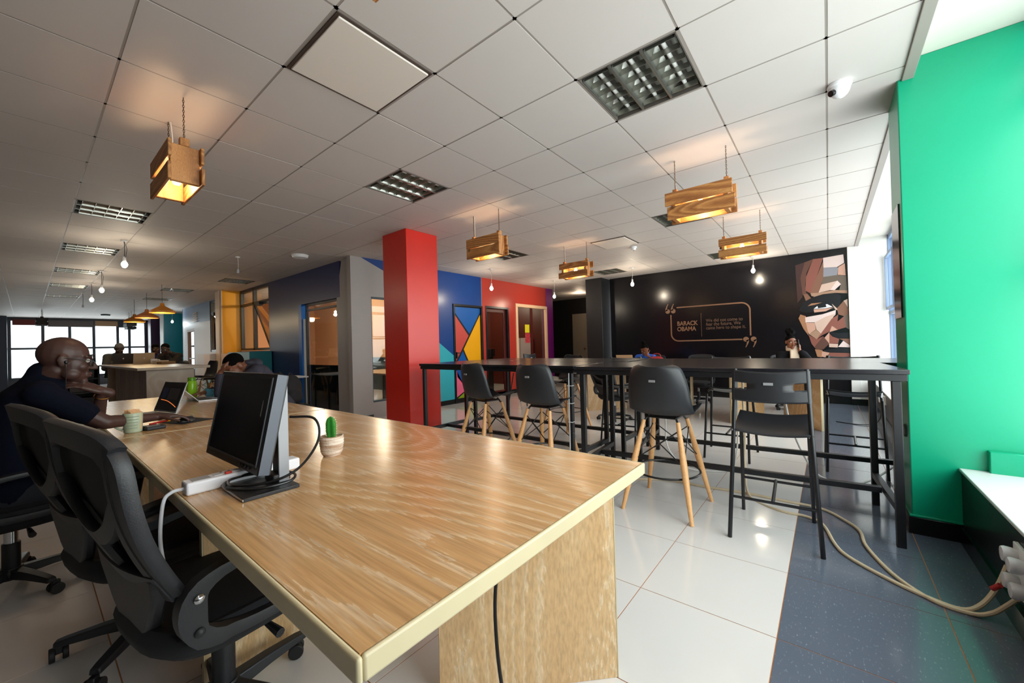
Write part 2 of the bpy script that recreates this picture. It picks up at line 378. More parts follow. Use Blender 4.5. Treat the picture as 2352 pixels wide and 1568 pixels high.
for k, (a, b, n) in enumerate(((.3, 3.5, 3), (3.96, 9.4, 5))):
    dx = (.13, 0)[k]
    w = struct(MB().box(.84+dx, a, .442, .90+dx, b, .49).box(.84+dx, a, 2.90, .90+dx, b, 2.975).build('window_%d' % (1+k), framem, bevel=.003), ('tall blue grey framed windows beside the near ledge', 'tall blue grey framed windows beyond the green column')[k])
    for q in range(n+1):
        y = a+(b-a)*q/n; MB().box(.83+dx, y-.03, .442, .90+dx, y+.03, 2.975).build('mullion', framem, w, bevel=.003)
    MB().box(.832+dx, a, 1.60, .90+dx, b, 1.65).build('transom', framem, w, bevel=.003); MB().box(.832+dx, a, 2.62, .90+dx, b, 2.66).build('transom', framem, w, bevel=.003)
    for q in range(n):
        y0, y1 = a+(b-a)*q/n+.03, a+(b-a)*(q+1)/n-.03
        for z0, z1 in ((.49, 1.60), (1.65, 2.62), (2.66, 2.90)): MB().box(.866+dx, y0, z0, .872+dx, y1, z1).build('pane', gl, w, smooth=False)
        if k == 1 and q == 4:  # opened sash
            frame_rect(MB(), 'x', .80, y0+.02, y1-.02, 1.68, 2.6, .04, .035).build('open_sash', framem, w, bevel=.003)
struct(MB().box(.90, -4.1, 2.97, 1.3, 9.4, 3.06).box(.9, 3.5, 0, 1.15, 3.96, 3.05).box(.97, -4.1, 0, 1.1, .3, 3.05).build('wall_right', WHITE, smooth=False), 'white window wall along the right of the office')
# ---------------- mural wall at the back
mural = M('mural_black', (13, 12, 17), .22, spec=.45, bump=.03, bscale=9)
wb = struct(MB().box(-4.32, 9.4, 0, .30, 9.6, H).build('wall_back', mural, smooth=False), 'glossy black mural wall with a quotation and a faceted face')
MB().box(-4.32, 9.385, 0, .30, 9.4, .11).build('baseboard', skirt, wb, smooth=False)
t = struct(MB().box(.30, 9.36, 0, .425, 9.6, H).box(.425, 9.38, 0, 1.0, 9.6, 2.98).build('trim_5', WHITE, bevel=.004), 'white pier between the mural and the windows')
MB().box(.30, 9.345, 0, .62, 9.38, .11).build('skirting', skirt, t, smooth=False)
t = struct(MB().box(-4.80, 9.0, 0, -4.36, 9.6, H).build('black_column', M('black_satin_paint', (22, 22, 24), .4, var=.06, vscale=3), bevel=.006), 'plain black column at the left end of the mural wall')
tan = M('mural_tan_ink', (126, 92, 70), .35); tan2 = M('mural_tan_ink_dim', (96, 72, 58), .35)
# quotation frame: bars, corner arcs, quotation marks, lettering (flat print, 3 mm proud)
fb = MB(); yy = 9.398
def strip(pts, w, mb=fb, cl=False):
    P = [Vector(p) for p in pts]; L = []
    for i, p in enumerate(P):
        d = (P[min(i+1, len(P)-1)]-P[max(i-1, 0)]).normalized(); n = Vector((-d.y, d.x)); L.append((p+n*w/2, p-n*w/2))
    for i in range(len(L)-1):
        a, b, c, d = L[i][0], L[i][1], L[i+1][1], L[i+1][0]
        mb.prism([(a.x, yy, a.y), (b.x, yy, b.y), (c.x, yy, c.y), (d.x, yy, d.y)], (0, -.003, 0))
def arc(cx, cz, r, a0, a1, n=8): return [(cx+r*math.cos(a0+(a1-a0)*k/n), cz+r*math.sin(a0+(a1-a0)*k/n)) for k in range(n+1)]
R = .16
strip([(-2.70, 2.00)]+arc(-1.25-R, 2.00-R, R, PI/2, 0)+[(-1.25, 1.31)], .028)
strip([(-2.83, 1.84)]+arc(-2.83+R, 1.235+R, R, PI, 1.5*PI)+[(-1.40, 1.235)], .028)
fb.build('quotation_frame', tan, wb, smooth=False)
strip([(-2.185, 1.84), (-2.185, 1.32)], .008, q := MB()); q.build('divider_line', tan2, wb, smooth=False)
def quote_mark(cx, cz, s):
    mb = MB(); r = .052
    pts = [(cx+r*math.cos(a), cz+r*math.sin(a)) for a in [k*PI/8 for k in range(16)]]
    mb.prism([(x, yy, z) for x, z in reversed(pts)], (0, -.003, 0))
    tail = [(cx-s*r*.98, cz+s*.0), (cx-s*r*.95, cz+s*.06), (cx-s*r*.45, cz+s*.12), (cx+s*.005, cz+s*.17), (cx+s*r*.35, cz+s*.165), (cx-s*r*.1, cz+s*.115), (cx-s*r*.3, cz+s*.05), (cx+s*.01, cz+s*.03)]
    mb.prism([(x, yy, z) for x, z in (tail if s > 0 else tail)], (0, -.003, 0)); return mb.build('quotation_mark', tan, wb, smooth=False, fix=True)
for cx in (-2.90, -2.775): quote_mark(cx, 1.925, 1)
for cx in (-1.335, -1.20): quote_mark(cx, 1.235, -1)
def wtext(body, size, x, z, mat, bold, sx=1.):
    return place_text('lettering', body, size, mat, Matrix(((1, 0, 0, x), (0, 0, -1, 9.397), (0, 1, 0, z), (0, 0, 0, 1))), wb, .0015, bold, 'LEFT', sx)
wtext('BARACK', .135, -2.70, 1.585, tan, .0035, .84); wtext('OBAMA', .135, -2.70, 1.46, tan, .0035, .85)
for k, l in enumerate(('We did not come to', 'fear the future. We', 'came here to shape it.')): wtext(l, .098, -2.09, 1.635-.082*k, tan2, .0008, .86)
# faceted generic face, flat print in its own polygons (X, Z on the wall)
FC = {'a': (150, 118, 98), 'b': (118, 82, 66), 'c': (86, 56, 48), 'd': (58, 36, 36), 'e': (188, 160, 146), 'f': (204, 184, 180), 'g': (128, 128, 136), 'h': (96, 84, 74), 'k': (14, 15, 22), 'w': (214, 218, 224), 'm': (124, 74, 64), 'o': (150, 106, 78), 'p': (182, 140, 122)}
def fp(px, py): # 610x1568 study grid of the face to wall metres
    return (-.42+(px-90)/(520-90)*.70, 2.80-(py-85)/(1110-85)*1.92)
POL = [('c', [(150, 150), (230, 128), (165, 260), (150, 380), (160, 500), (120, 480), (105, 300)]), ('m', [(230, 128), (322, 128), (240, 360), (195, 470), (150, 440), (160, 300)]), ('b', [(322, 160), (318, 330), (270, 470), (195, 480), (210, 420)]),
 ('f', [(322, 128), (500, 118), (505, 200), (440, 235), (322, 225)]), ('g', [(322, 225), (455, 240), (440, 315), (318, 318)]), ('p', [(455, 235), (510, 205), (515, 325), (445, 310)]), ('h', [(318, 318), (445, 312), (440, 372), (300, 392)]), ('h', [(445, 312), (518, 330), (523, 470), (455, 460), (470, 405), (440, 370)]),
 ('e', [(300, 392), (440, 370), (375, 455), (270, 472)]), ('f', [(440, 366), (472, 406), (415, 458), (375, 455)]), ('a', [(195, 470), (270, 472), (230, 505), (205, 500)]), ('a', [(270, 472), (415, 458), (523, 470), (523, 500), (420, 486), (310, 490), (220, 512)]), ('b', [(130, 480), (165, 470), (200, 520), (150, 545)]),
 ('k', [(80, 640), (110, 570), (200, 520), (310, 493), (420, 490), (467, 515), (460, 600), (430, 640), (330, 660), (140, 665)]), ('o', [(165, 600), (200, 575), (300, 572), (235, 590)]), ('w', [(222, 630), (255, 605), (345, 592), (392, 622), (330, 632)]), ('k', [(255, 600), (330, 585), (338, 620), (262, 628)]), ('e', [(385, 590), (430, 640), (438, 660), (415, 650)]), ('p', [(220, 636), (330, 636), (400, 628), (330, 662), (225, 668)]),
 ('e', [(490, 570), (523, 555), (524, 650), (500, 640)]), ('b', [(430, 640), (490, 570), (530, 650), (528, 700), (490, 720), (440, 700)]), ('o', [(75, 720), (95, 680), (145, 700), (165, 900), (120, 830)]), ('f', [(140, 712), (300, 690), (420, 655), (415, 700), (330, 790), (235, 768), (140, 765)]), ('e', [(225, 770), (330, 715), (415, 690), (380, 750), (290, 895), (240, 840)]), ('p', [(145, 768), (225, 772), (235, 840), (170, 885), (160, 860)]), ('a', [(170, 885), (238, 842), (290, 895), (240, 940)]), ('m', [(380, 740), (440, 700), (430, 770), (350, 870), (290, 900), (240, 940)]), ('m', [(165, 890), (240, 940), (300, 910), (215, 1020), (190, 980)]),
 ('h', [(490, 720), (530, 700), (540, 855), (500, 830)]), ('m', [(430, 770), (490, 720), (500, 830), (430, 850), (355, 860)]), ('p', [(380, 810), (430, 850), (357, 870)]), ('k', [(357, 868), (430, 880), (545, 880), (545, 935), (440, 935), (378, 910)]), ('p', [(357, 870), (352, 985), (300, 940)]), ('m', [(357, 885), (380, 915), (440, 940), (430, 985), (352, 985)]), ('c', [(215, 1020), (300, 910), (352, 985), (300, 1040), (240, 1050)]), ('e', [(350, 985), (430, 990), (425, 1025), (350, 1020)]), ('f', [(428, 1020), (475, 960), (545, 1005), (545, 1025)]), ('b', [(440, 938), (545, 940), (545, 1000), (475, 958)]),
 ('k', [(290, 1050), (430, 1030), (545, 1030), (545, 1075), (430, 1080), (350, 1075)]), ('o', [(220, 1040), (290, 1050), (280, 1120), (240, 1115)]), ('p', [(285, 1060), (350, 1075), (330, 1125), (280, 1115)]), ('m', [(350, 1075), (545, 1080), (545, 1115), (340, 1120)]), ('m', [(440, 1300), (545, 1305), (540, 1335), (490, 1340)]), ('d', [(105, 300), (150, 150), (60, 170), (70, 560), (120, 500)])]
fm = {k: M('mural_facet_'+k, c, .3) for k, c in FC.items()}
for n_, (k, pl) in enumerate(POL):
    P = [fp(*p) for p in pl]; P = [(min(x, .298), z) for x, z in P]
    MB().prism([(x, yy, z) for x, z in P], (0, -.002-.00012*n_, 0)).build('mural_facet', fm[k], wb, smooth=False, fix=True)
# ---------------- corridor beyond the coloured wall
t = struct(MB().box(-9.2, 12.6, 0, -4.3, 12.8, H).box(-4.86, 9.6, 0, -4.76, 12.6, H).build('wall_corridor', M('corridor_black', (24, 23, 25), .5), smooth=False), 'dark corridor wall behind the black column')
MB().prism([(-5.35, 12.59, 2.35), (-4.9, 12.59, 2.35), (-4.9, 12.59, 1.75), (-5.35, 12.59, 1.95)], (0, -.01, 0)).build('grey_painted_patch', M('patch_grey', (150, 140, 136), .6), t, smooth=False, fix=True)
dr = struct(MB().box(-7.25, 12.52, 0, -6.65, 12.6, 2.3).build('door_4', M('grey_door', (140, 130, 118), .5), bevel=.004), 'plain grey door at the end of the corridor')
MB().cyl((-6.75, 12.5, 1.05), (-6.75, 12.44, 1.05), .02).build('handle', M('brass', (180, 130, 60), .3, 1.), dr)
# ---------------- coloured partition wall (X = -6.37)
XW = -6.37; wgrey = M('wall_grey_paint', (158, 152, 150), .45, var=.02, vscale=2); blue = M('blue_gloss_paint', (0, 58, 130), .3, var=.04, vscale=2); coral = M('coral_gloss_paint', (182, 58, 46), .28, var=.03, vscale=2)
cyan = M('cyan_paint', (44, 168, 184), .4); cream = M('cream_trim', (232, 190, 150), .5); maroon = M('maroon_paint', (84, 24, 20), .4); purple = M('purple_paint', (116, 26, 108), .35)
mb = MB().box(XW-.12, 3.52, 0, XW, 3.90, H).box(XW-.12, 3.90, 2.18, XW, 5.35, H).box(XW-.12, 3.90, 0, XW, 5.35, .28).box(XW-.12, 5.35, 0, XW, 5.86, H).box(XW-.12, 5.86, 2.18, XW, 6.82, H).box(XW-.12, 6.80, 0, XW, 6.90, H).box(XW-.12, 6.9, 2.2, XW, 7.78, H).box(XW-.12, 7.78, 0, XW, 8.10, H).box(XW-.12, 8.1, 2.26, XW, 9.50, H).box(XW-.12, 8.1, 0, XW, 9.50, .3)
wm = struct(mb.build('wall_middle', wgrey, smooth=False), 'partition wall painted grey, blue and coral behind the red column')
pz = .006
def wpanel(name, m, pts, th=pz): # pts (Y, Z)
    return MB().prism([(XW, y, z) for y, z in pts], (th, 0, 0)).build(name, m, wm, smooth=False, fix=True)
wpanel('blue_painted_area', blue, [(5.38, 0.1), (5.858, 0.1), (5.858, H), (3.72, H), (5.38, 2.19)])
wpanel('blue_painted_area', blue, [(5.858, 2.18), (6.78, 2.18), (6.78, H), (5.858, H)])
wpanel('cyan_painted_area', cyan, [(5.385, 0.1), (5.856, 0.1), (5.856, 1.05), (5.385, 1.38)], pz+.002)
wpanel('coral_painted_area', coral, [(6.80, .1), (6.90, .1), (6.90, 2.2), (7.78, 2.2), (7.78, .1), (8.10, .1), (8.10, 2.26), (9.50, 2.26), (9.50, H), (6.80, H)])
MB().box(XW, 3.52, 0, XW+.012, 3.9, .07).box(XW, 5.35, 0, XW+.016, 6.9, .10).box(XW, 7.78, 0, XW+.016, 8.1, .1).box(XW-.1, 3.50, 0, XW+.01, 3.52, .07).build('skirting', skirt, wm, smooth=False)
MB().box(XW-.13, 9.50, 0, XW+.01, 9.86, H).build('purple_painted_end', purple, wm, smooth=False)
# meeting room window seen behind the red column
w3 = struct(frame_rect(MB(), 'x', XW-.06, 3.90, 5.35, .28, 2.18, .03, .06).build('window_3', M('dark_teal_frame', (40, 60, 72), .4), bevel=.002), 'meeting room window between grey pier and red column')
MB().box(XW-.066, 3.93, .31, XW-.06, 5.32, 2.15).build('pane', gl, w3, smooth=False)
# painted door with black-lined shapes
d1 = struct(frame_rect(MB(), 'x', XW-.02, 5.86, 6.79, -.03, 2.18, .045, .1).build('door_1', M('black_door_frame', (16, 16, 20), .3), bevel=.003), 'door painted in blue, yellow, coral, pink and green shapes')
MB().box(XW-.05, 5.90, .01, XW-.02, 6.75, 2.14).build('door_leaf', M('door_black_lines', (16, 15, 18), .4), d1, smooth=False)
DC = {'b': (0, 84, 162), 'c': (196, 74, 66), 'y': (238, 168, 6), 'p': (236, 104, 140), 'l': (136, 166, 24)}
for n, k, pl in (('blue_panel', 'b', [(.02, .01), (.98, .01), (.98, .055), (.55, .29), (.02, .06)]), ('coral_panel', 'c', [(.02, .085), (.52, .31), (.06, .57), (.02, .57)]), ('yellow_panel', 'y', [(.98, .08), (.98, .60), (.70, .725), (.33, .455)]),
                 ('blue_panel', 'b', [(.30, .475), (.67, .745), (.40, .87), (.08, .74), (.05, .605)]), ('coral_panel', 'c', [(.98, .625), (.98, .93), (.62, .80), (.70, .75)]), ('pink_panel', 'p', [(.02, .65), (.38, .885), (.02, .955)]), ('green_panel', 'l', [(.02, .975), (.42, .89), (.60, .815), (.98, .945), (.98, .99), (.02, .99)])):
    MB().prism([(XW-.021, 5.90+.85*u, 2.14-2.12*w) for u, w in pl], (.008, 0, 0)).build(n, M('door_'+n, DC[k], .35), d1, smooth=False, fix=True)
MB().box(XW-.02, 5.93, .98, XW+.03, 5.955, 1.12).box(XW+.02, 5.93, 1.09, XW+.035, 6.04, 1.11).build('handle', BLACK, d1, bevel=.003)
d2 = struct(frame_rect(MB(), 'x', XW-.05, 6.90, 7.78, -.05, 2.2, .05, .13).build('door_2', M('black_door_frame', (16, 16, 20), .3), bevel=.003), 'open maroon doorway with a glazed door beside the painted door')
frame_rect(MB(), 'x', XW-.08, 6.95, 7.73, .0, 2.15, .085, .04).box(XW-.1, 7.0, .0, XW-.06, 7.7, .12).build('door_leaf', maroon, d2, bevel=.003)
MB().box(XW-.084, 7.03, .12, XW-.078, 7.65, 2.07).build('pane', gl, d2, smooth=False)
d3 = struct(frame_rect(MB(), 'x', XW+.0, 8.06, 9.52, .3, 2.33, .085, .06).build('window_4', cream, bevel=.004), 'cream framed window into the room with a maroon wall')
MB().box(XW-.05, 8.12, .32, XW-.044, 9.46, 2.26).build('pane', gl, d3, smooth=False)
MB().box(XW-.07, 8.8, .35, XW-.02, 8.86, 2.26).build('inner_post', maroon, d3, smooth=False)
# rooms behind the partitions
peach = M('peach_wall', (206, 160, 118), .6); olive = M('olive_wall', (96, 112, 62), .6); dteal = M('dark_teal_panel', (10, 44, 54), .35)
struct(MB().box(-14.9, 6.78, 0, XW-.12, 6.88, H).build('wall_room_rear', peach, smooth=False), 'peach wall inside the meeting room')
struct(MB().box(-9.3, 6.88, 0, -9.2, 12.6, H).build('wall_room_side', olive, smooth=False), 'olive green wall inside the small office')
struct(MB().box(-9.2, 9.62, 0, XW-.13, 9.7, H).build('wall_room_back', maroon, smooth=False), 'maroon wall inside the small office')
t = struct(MB().box(-12.4, 6.70, 0, -6.6, 6.775, .98).build('trim_6', dteal, smooth=False), 'dark teal dado panel inside the meeting room')
wr = struct(frame_rect(MB(), 'y', 6.77, -9.9, -7.0, 1.0, 2.6, .06, .06).box(-8.9, 6.74, 1.0, -8.78, 6.80, 2.6).build('window_5', M('room_frame_dark', (40, 30, 28), .5), bevel=.003), 'dark framed inner window on the peach wall')
MB().box(-9.84, 6.765, 1.06, -8.9, 6.77, 2.54).box(-8.78, 6.765, 1.06, -7.06, 6.77, 2.54).build('pane', M('pale_peach_pane', (222, 186, 150), .3), wr, smooth=False)
# ---------------- blue wall on the left (Y = 3.6)
YW = 3.6; navy = M('navy_gloss_paint', (30, 40, 92), .32, var=.05, vscale=2); ltblue = M('light_blue_paint', (132, 158, 196), .5); lwhite = M('lilac_white_paint', (206, 206, 214), .5); lav = M('bright_blue_jamb', (0, 92, 176), .4)
mb = MB().box(-6.82, YW, 0, XW-.002, YW+.15, H)      # grey pier
mb.prism([(-7.02, YW, 0), (-6.82, YW, 0), (-6.82, YW, H), (-7.02, YW, 2.2)], (0, .15, 0))
wl = struct(mb.build('wall_left', wgrey, smooth=False, fix=True), 'long left wall painted navy with a grey pier at its end')
def lpanel(name, m, boxes):
    mb = MB()
    for a, b, c, d in boxes: mb.box(a, YW-.001, c, b, YW+.15, d)
    return mb.build(name, m, wl, smooth=False)
lpanel('navy_painted_area', navy, [(-10.2, -8.64, 0, H), (-8.64, -6.9, 2.2, H), (-12.2, -10.2, 0, 1.27), (-12.2, -10.2, 2.845, H)])
lpanel('jamb', lav, [(-8.64, -8.50, 0, 2.2)])
MB().box(-8.5, YW+.03, 0, -8.46, YW+.10, 1.9).build('white_trim', WHITE, wl, smooth=False)
lpanel('light_blue_painted_area', ltblue, [(-18.2, -14.9, 2.25, H), (-14.9, -13.9, 2.85, H)])
lpanel('white_painted_area', lwhite, [(-18.2, -17.7, 0, 2.25), (-17.7, -16.7, 2.09, 2.25), (-16.7, -14.9, 0, 2.25), (-14.9, -12.6, 0, 1.28), (-13.9, -12.7, 1.28, H)])
vt = MB()
for k in range(5): vt.box(-16.75, YW-.03, 2.30+k*.068, -16.3, YW, 2.30+k*.068+.03)
vt.build('vent_slats', M('vent_cream', (214, 190, 170), .5), wl, smooth=False)
# sliding glass partition in the opening
w6 = struct(frame_rect(MB(), 'y', YW+.09, -8.46, -6.86, 0, 2.2, .04, .05).box(-8.46, YW+.07, 2.05, -6.86, YW+.11, 2.09).build('window_6', M('dark_brown_frame', (46, 34, 28), .4), bevel=.003), 'glass partition of the meeting room in the navy wall')
MB().box(-8.42, YW+.085, .04, -6.9, YW+.09, 2.16).build('pane', glass('partition_glass', (225, 228, 230), 1.6), w6, smooth=False)
MB().box(-8.42, YW+.10, .04, -6.9, YW+.105, .95).build('dark_film', M('dark_film', (8, 34, 44), .12), w6, smooth=False)
fr2 = M('dark_grey_frame', (52, 52, 54), .4)
def awning(name, xa, xb, label, mid):
    w = struct(frame_rect(MB(), 'y', YW+.05, xa, xb, 1.28, 2.85, .06, .08).box(xa, YW+.01, 2.44, xb, YW+.09, 2.50).build(name, fr2, bevel=.003), label)
    if mid: MB().box(mid-.04, YW+.01, 1.28, mid+.04, YW+.09, 2.85).build('mullion', fr2, w, bevel=.003)
    MB().box(xa+.05, YW+.05, 2.49, xb-.05, YW+.054, 2.80).build('pane', gl, w, smooth=False)
    x0 = mid or xa
    if mid: MB().box(xa+.05, YW+.05, 1.33, mid-.03, YW+.054, 2.45).build('pane', gl, w, smooth=False)
    # sash hinged at the top, lower edge swung into the office
    s = frame_rect(MB(), 'y', 0, x0+.03, xb-.05, -1.12, 0, .045, .03).build('open_sash', fr2, w, bevel=.002); s.location = (0, YW+.03, 2.44); s.rotation_euler = (.30, 0, 0)
    p = MB().box(x0+.07, -.004, -1.08, xb-.09, .004, -.04).build('sash_pane', glass('sash_glass', (236, 222, 206), 2.4), s, smooth=False)
    MB().box(x0+.45, YW-.06, 2.36, x0+.6, YW+.02, 2.46).build('stay', BLACK, w, smooth=False)
    return w
awning('window_7', -12.2, -10.2, 'dark framed window with an opened sash beside the yellow column', -11.25)
awning('window_8', -14.9, -13.9, 'narrow window with an opened sash left of the yellow column', None)
# doorway in the white part
d5 = struct(frame_rect(MB(), 'y', YW+.05, -17.7, -16.7, 0, 2.09, .09, .1).box(-17.6, YW+.02, 1.05, -16.8, YW+.08, 1.09).build('door_5', M('tan_frame', (150, 120, 104), .5), bevel=.003), 'tall glazed door in the white wall at the far left')
MB().box(-17.6, YW+.05, 0, -16.8, YW+.055, 2.0).build('pane', gl, d5, smooth=False)
# columns along the left wall
t = struct(MB().box(-12.72, 3.2, 0, -12.2, 3.62, H).build('yellow_column', M('yellow_gloss_paint', (222, 152, 0), .38), bevel=.004), 'yellow column on the left wall beside the opened window')
MB().box(-12.73, 3.19, 0, -12.19, 3.205, H).build('cream_front', M('cream_paint', (214, 196, 180), .5), t, smooth=False); MB().cyl((-12.3, 3.17, 0), (-12.3, 3.17, H), .02).build('pipe', M('cream_paint', (214, 196, 180), .5), t)
t = struct(MB().box(-20.9, 3.42, 0, -20.3, 4.2, H).build('teal_column', M('teal_gloss_paint', (0, 128, 146), .35), bevel=.004), 'teal column at the far end of the left wall')
MB().box(-20.91, 3.40, 0, -20.31, 3.425, H).build('white_front', WHITE, t, smooth=False)
t = struct(MB().box(-23.9, 3.48, 0, -23.3, 4.2, H).build('purple_column', M('dark_purple_paint', (72, 28, 74), .4), bevel=.004), 'dark purple column next to the end windows')
struct(MB().box(-25, 4.15, 0, -18.2, 4.25, H).box(-18.3, 3.6, 0, -18.2, 4.2, H).build('wall_left_end', M('charcoal_paint', (54, 50, 50), .5), smooth=False), 'recessed dark end of the left wall')
# ---------------- end window wall (X = -25)
fd = M('window_frame_dark', (60, 66, 76), .4)
w9 = struct(MB().box(-25.05, -.46, .38, -24.97, 3.6, .46).box(-25.05, -.46, 2.72, -24.97, 3.6, 2.80).build('window_9', fd, bevel=.004), 'wide window wall at the far left end of the office')
for y in (-.40, .45, 1.18, 1.88, 2.62, 3.0, 3.55): MB().box(-25.06, y-.045, .44, -24.96, y+.045, 2.74).build('mullion', fd, w9, bevel=.004)
MB().box(-25.05, -.46, 1.57, -24.97, 3.6, 1.65).build('transom', fd, w9, bevel=.004)
for a, b in ((-.36, .41), (.49, 1.14), (1.22, 1.84), (1.92, 2.58), (2.66, 2.96), (3.04, 3.5)): MB().box(-25.02, a, .46, -25.01, b, 1.57).box(-25.02, a, 1.65, -25.01, b, 2.72).build('pane', gl, w9, smooth=False)
for a, b, c in ((-.32, .58, (120, 50, 44)), (.58, 1.86, (106, 98, 96)), (1.92, 2.62, (186, 150, 112)), (2.66, 3.1, (62, 66, 78))): MB().box(-24.95, a, 2.50 if c[0] < 115 else 2.55, -24.92, b, 2.78).build('roller_blind', M('blind_%d' % c[0], c, .7), w9, bevel=.004)
struct(MB().box(-25.2, -4.1, 0, -25.0, 3.6, .40).box(-25.2, -4.1, 2.78, -25.0, 4.2, 3.0).box(-25.2, -4.1, 0, -25.0, -.46, 3.0).box(-25.2, 3.58, 0, -25.0, 4.2, 3.0).build('wall_end', M('end_wall_grey', (90, 92, 98), .5), smooth=False), 'end wall of the office around the far windows')
struct(MB().box(-24.8, -.75, 0, -24.3, -.44, H).build('navy_column', M('navy_dark_paint', (24, 36, 58), .4), bevel=.004), 'dark navy column at the left edge of the end windows')
struct(MB().box(-25.2, -4.2, 0, 1.05, -4.1, 3.05).build('wall_front', M('front_wall_grey', (96, 90, 86), .6), smooth=False), 'plain grey wall behind the viewer')
struct(MB().box(-9.3, 12.6, 0, -9.2, 13.2, H).box(-14.95, 3.6, 0, -14.9, 6.9, H).build('wall_room_end', peach, smooth=False), 'peach end wall of the meeting room')
# red column
struct(MB().box(-4.95, 3.235, 0, -4.40, 3.775, H).build('red_column', M('red_gloss_paint', (204, 34, 16), .33, var=.03, vscale=2), bevel=.005), 'bright red square column in the middle of the office')
# room lamps behind the partitions; the corridor point is an added fill light
for n, lc, p in (('meeting_room_lamp', (-8.0, 5.2, 2.6), 110), ('meeting_room_lamp', (-11.2, 5.2, 2.6), 130), ('small_office_lamp', (-8.0, 8.3, 2.6), 60), ('corridor_fill', (-6.2, 11.2, 2.7), 14)): point(n, lc, p, (1, .78, .55), .12)
# ================================================================== FURNITURE
DZ = .78
oak = wood('oak_laminate', (200, 158, 110), (188, 142, 92), (220, 196, 166), (.75, 2.3, 2.3), 38., .24, .66, 1.4)
oakv = wood('oak_laminate_upright', (208, 174, 130), (198, 158, 110), (226, 204, 172), (2.6, 2.6, .5), 36., .35, .66, 1.2)
band = M('cream_edge_band', (194, 180, 146), .4, var=.05, vscale=6)
def slab_top(name, x0, x1, y0, y1, z, th, t, top=oak, edge=band):
    MB().box(x0+.011, y0+.011, z-th, x1-.011, y1-.011, z).build(name, top, t, smooth=False)
    mb = MB()
    for a in ((x0, y0, x1, y0+.0115), (x0, y1-.0115, x1, y1), (x0, y0+.0115, x0+.0115, y1-.0115), (x1-.0115, y0+.0115, x1, y1-.0115)):
        MB().box(a[0], a[1], z-th-.001, a[2], a[3], z+.0006).build('edge_band', edge, t, bevel=.006, seg=3)
def panel_leg(t, a, b, h, th=.03, name='panel_leg'):
    a, b = Vector(a), Vector(b); d = (b-a).normalized(); n = Vector((-d.y, d.x))*th/2
    o = MB().prism([(a+n).to_3d(), (b+n).to_3d(), (b-n).to_3d(), (a-n).to_3d()], (0, 0, h)).build(name, oakv, t, bevel=.0015, seg=1, smooth=False, fix=True)
    MB().prism([(a+n*1.02).to_3d(), (a-n*1.02).to_3d(), (a-n*1.02-d*.004).to_3d(), (a+n*1.02-d*.004).to_3d()], (0, 0, h)).build('edge_band', band, o, smooth=False, fix=True)
    return o
t = thing('office_desk', 'nearest long oak desk with a cream edge, monitor and cactus on it', 'desk', (-1.85, .9, 0))
slab_top('desk_top', -1.27, 1.285, -.592, .60, DZ, .042, t)
panel_leg(t, (1.195, .485), (.735, .02), DZ-.043); panel_leg(t, (-.01, -.49), (-.01, .20), DZ-.043); panel_leg(t, (-1.15, -.40), (-1.15, .4), DZ-.043)
t2 = thing('office_desk', 'second oak desk end to end with the first, laptops and a mug on it', 'desk', (-4.42, .9, 0))
slab_top('desk_top', -1.30, 1.294, -.592, .60, DZ, .042, t2)
panel_leg(t2, (1.15, -.42), (.75, 0), DZ-.043); panel_leg(t2, (-1.15, -.4), (-1.15, .45), DZ-.043); panel_leg(t2, (0, -.45), (0, .45), DZ-.043)
# far desks below the mural
t3 = thing('office_desk', 'far oak desk below the mural wall, beyond the black high tables', 'desk', (-1.75, 7.2, 0))
slab_top('desk_top', -1.8, 1.80, -.78, .62, .75, .04, t3)
panel_leg(t3, (1.66, -.62), (1.20, .05), .71); panel_leg(t3, (.60, -.66), (.95, -.15), .71); panel_leg(t3, (-.05, -.25), (-.2, .4), .71); panel_leg(t3, (-1.72, -.72), (-1.25, -.1), .71)
# ---------------- black high tables
topm = M('black_laminate_top', (30, 29, 33), .2, spec=.5, var=.08, vscale=3)
def high_table(label, loc, rz, L, Wd=.79):
    t = thing('high_table', label, 'table', loc, rz, 'black high tables in two rows'); z = 1.045
    MB().box(-L, 0, z-.028, 0, Wd, z).build('table_top', topm, t, bevel=.003)
    mb = MB()
    for a in ((-L+.01, .01, -.01, .05), (-L+.01, Wd-.05, -.01, Wd-.01), (-L+.01, .05, -L+.05, Wd-.05), (-.05, .05, -.01, Wd-.05)): MB().box(a[0], a[1], z-.068, a[2], a[3], z-.0285).build('top_rail', BLACK, t, bevel=.002)
    for x in (-.075, -L+.035):
        for y in (.02, Wd-.06): MB().box(x, y, 0, x+.04, y+.04, z-.069).build('leg', BLACK, t, bevel=.002)
        MB().box(x+.002, .061, .2, x+.038, Wd-.061, .24).build('cross_bar', BLACK, t, bevel=.002)
    MB().box(-L+.078, Wd/2-.02, .201, -.078, Wd/2+.02, .24).build('foot_rail', BLACK, t, bevel=.002)
    return t
high_table('right hand black high table of the front row, next to the green column', (.36, 3.19, 0), R5 := math.radians(5), 2.10)
high_table('black high table of the rear row nearest the windows', (.56, 4.0, 0), R5, 2.12)
tb = high_table('left hand black high table of the front row, next to the red column', (-1.79, 3.085, 0), 0, 2.20)
high_table('black high table of the rear row in front of the coloured wall', (-1.65, 3.90, 0), 0, 2.27)
# cable and ties on the near right leg of the left table
cb = tag(MB().tube([(-1.848, 3.10, 1.0), (-1.851, 3.098, .7), (-1.852, 3.098, .35), (-1.85, 3.09, .012)], .005, 6).build('cable', WHPL), 'white cable tied down the table leg near the middle of the high tables', 'cable')
for z in (.86, .70, .53): frame = MB().box(-1.868, 3.095, z, -1.822, 3.147, z+.006); frame.build('cable_tie', WHPL, cb)
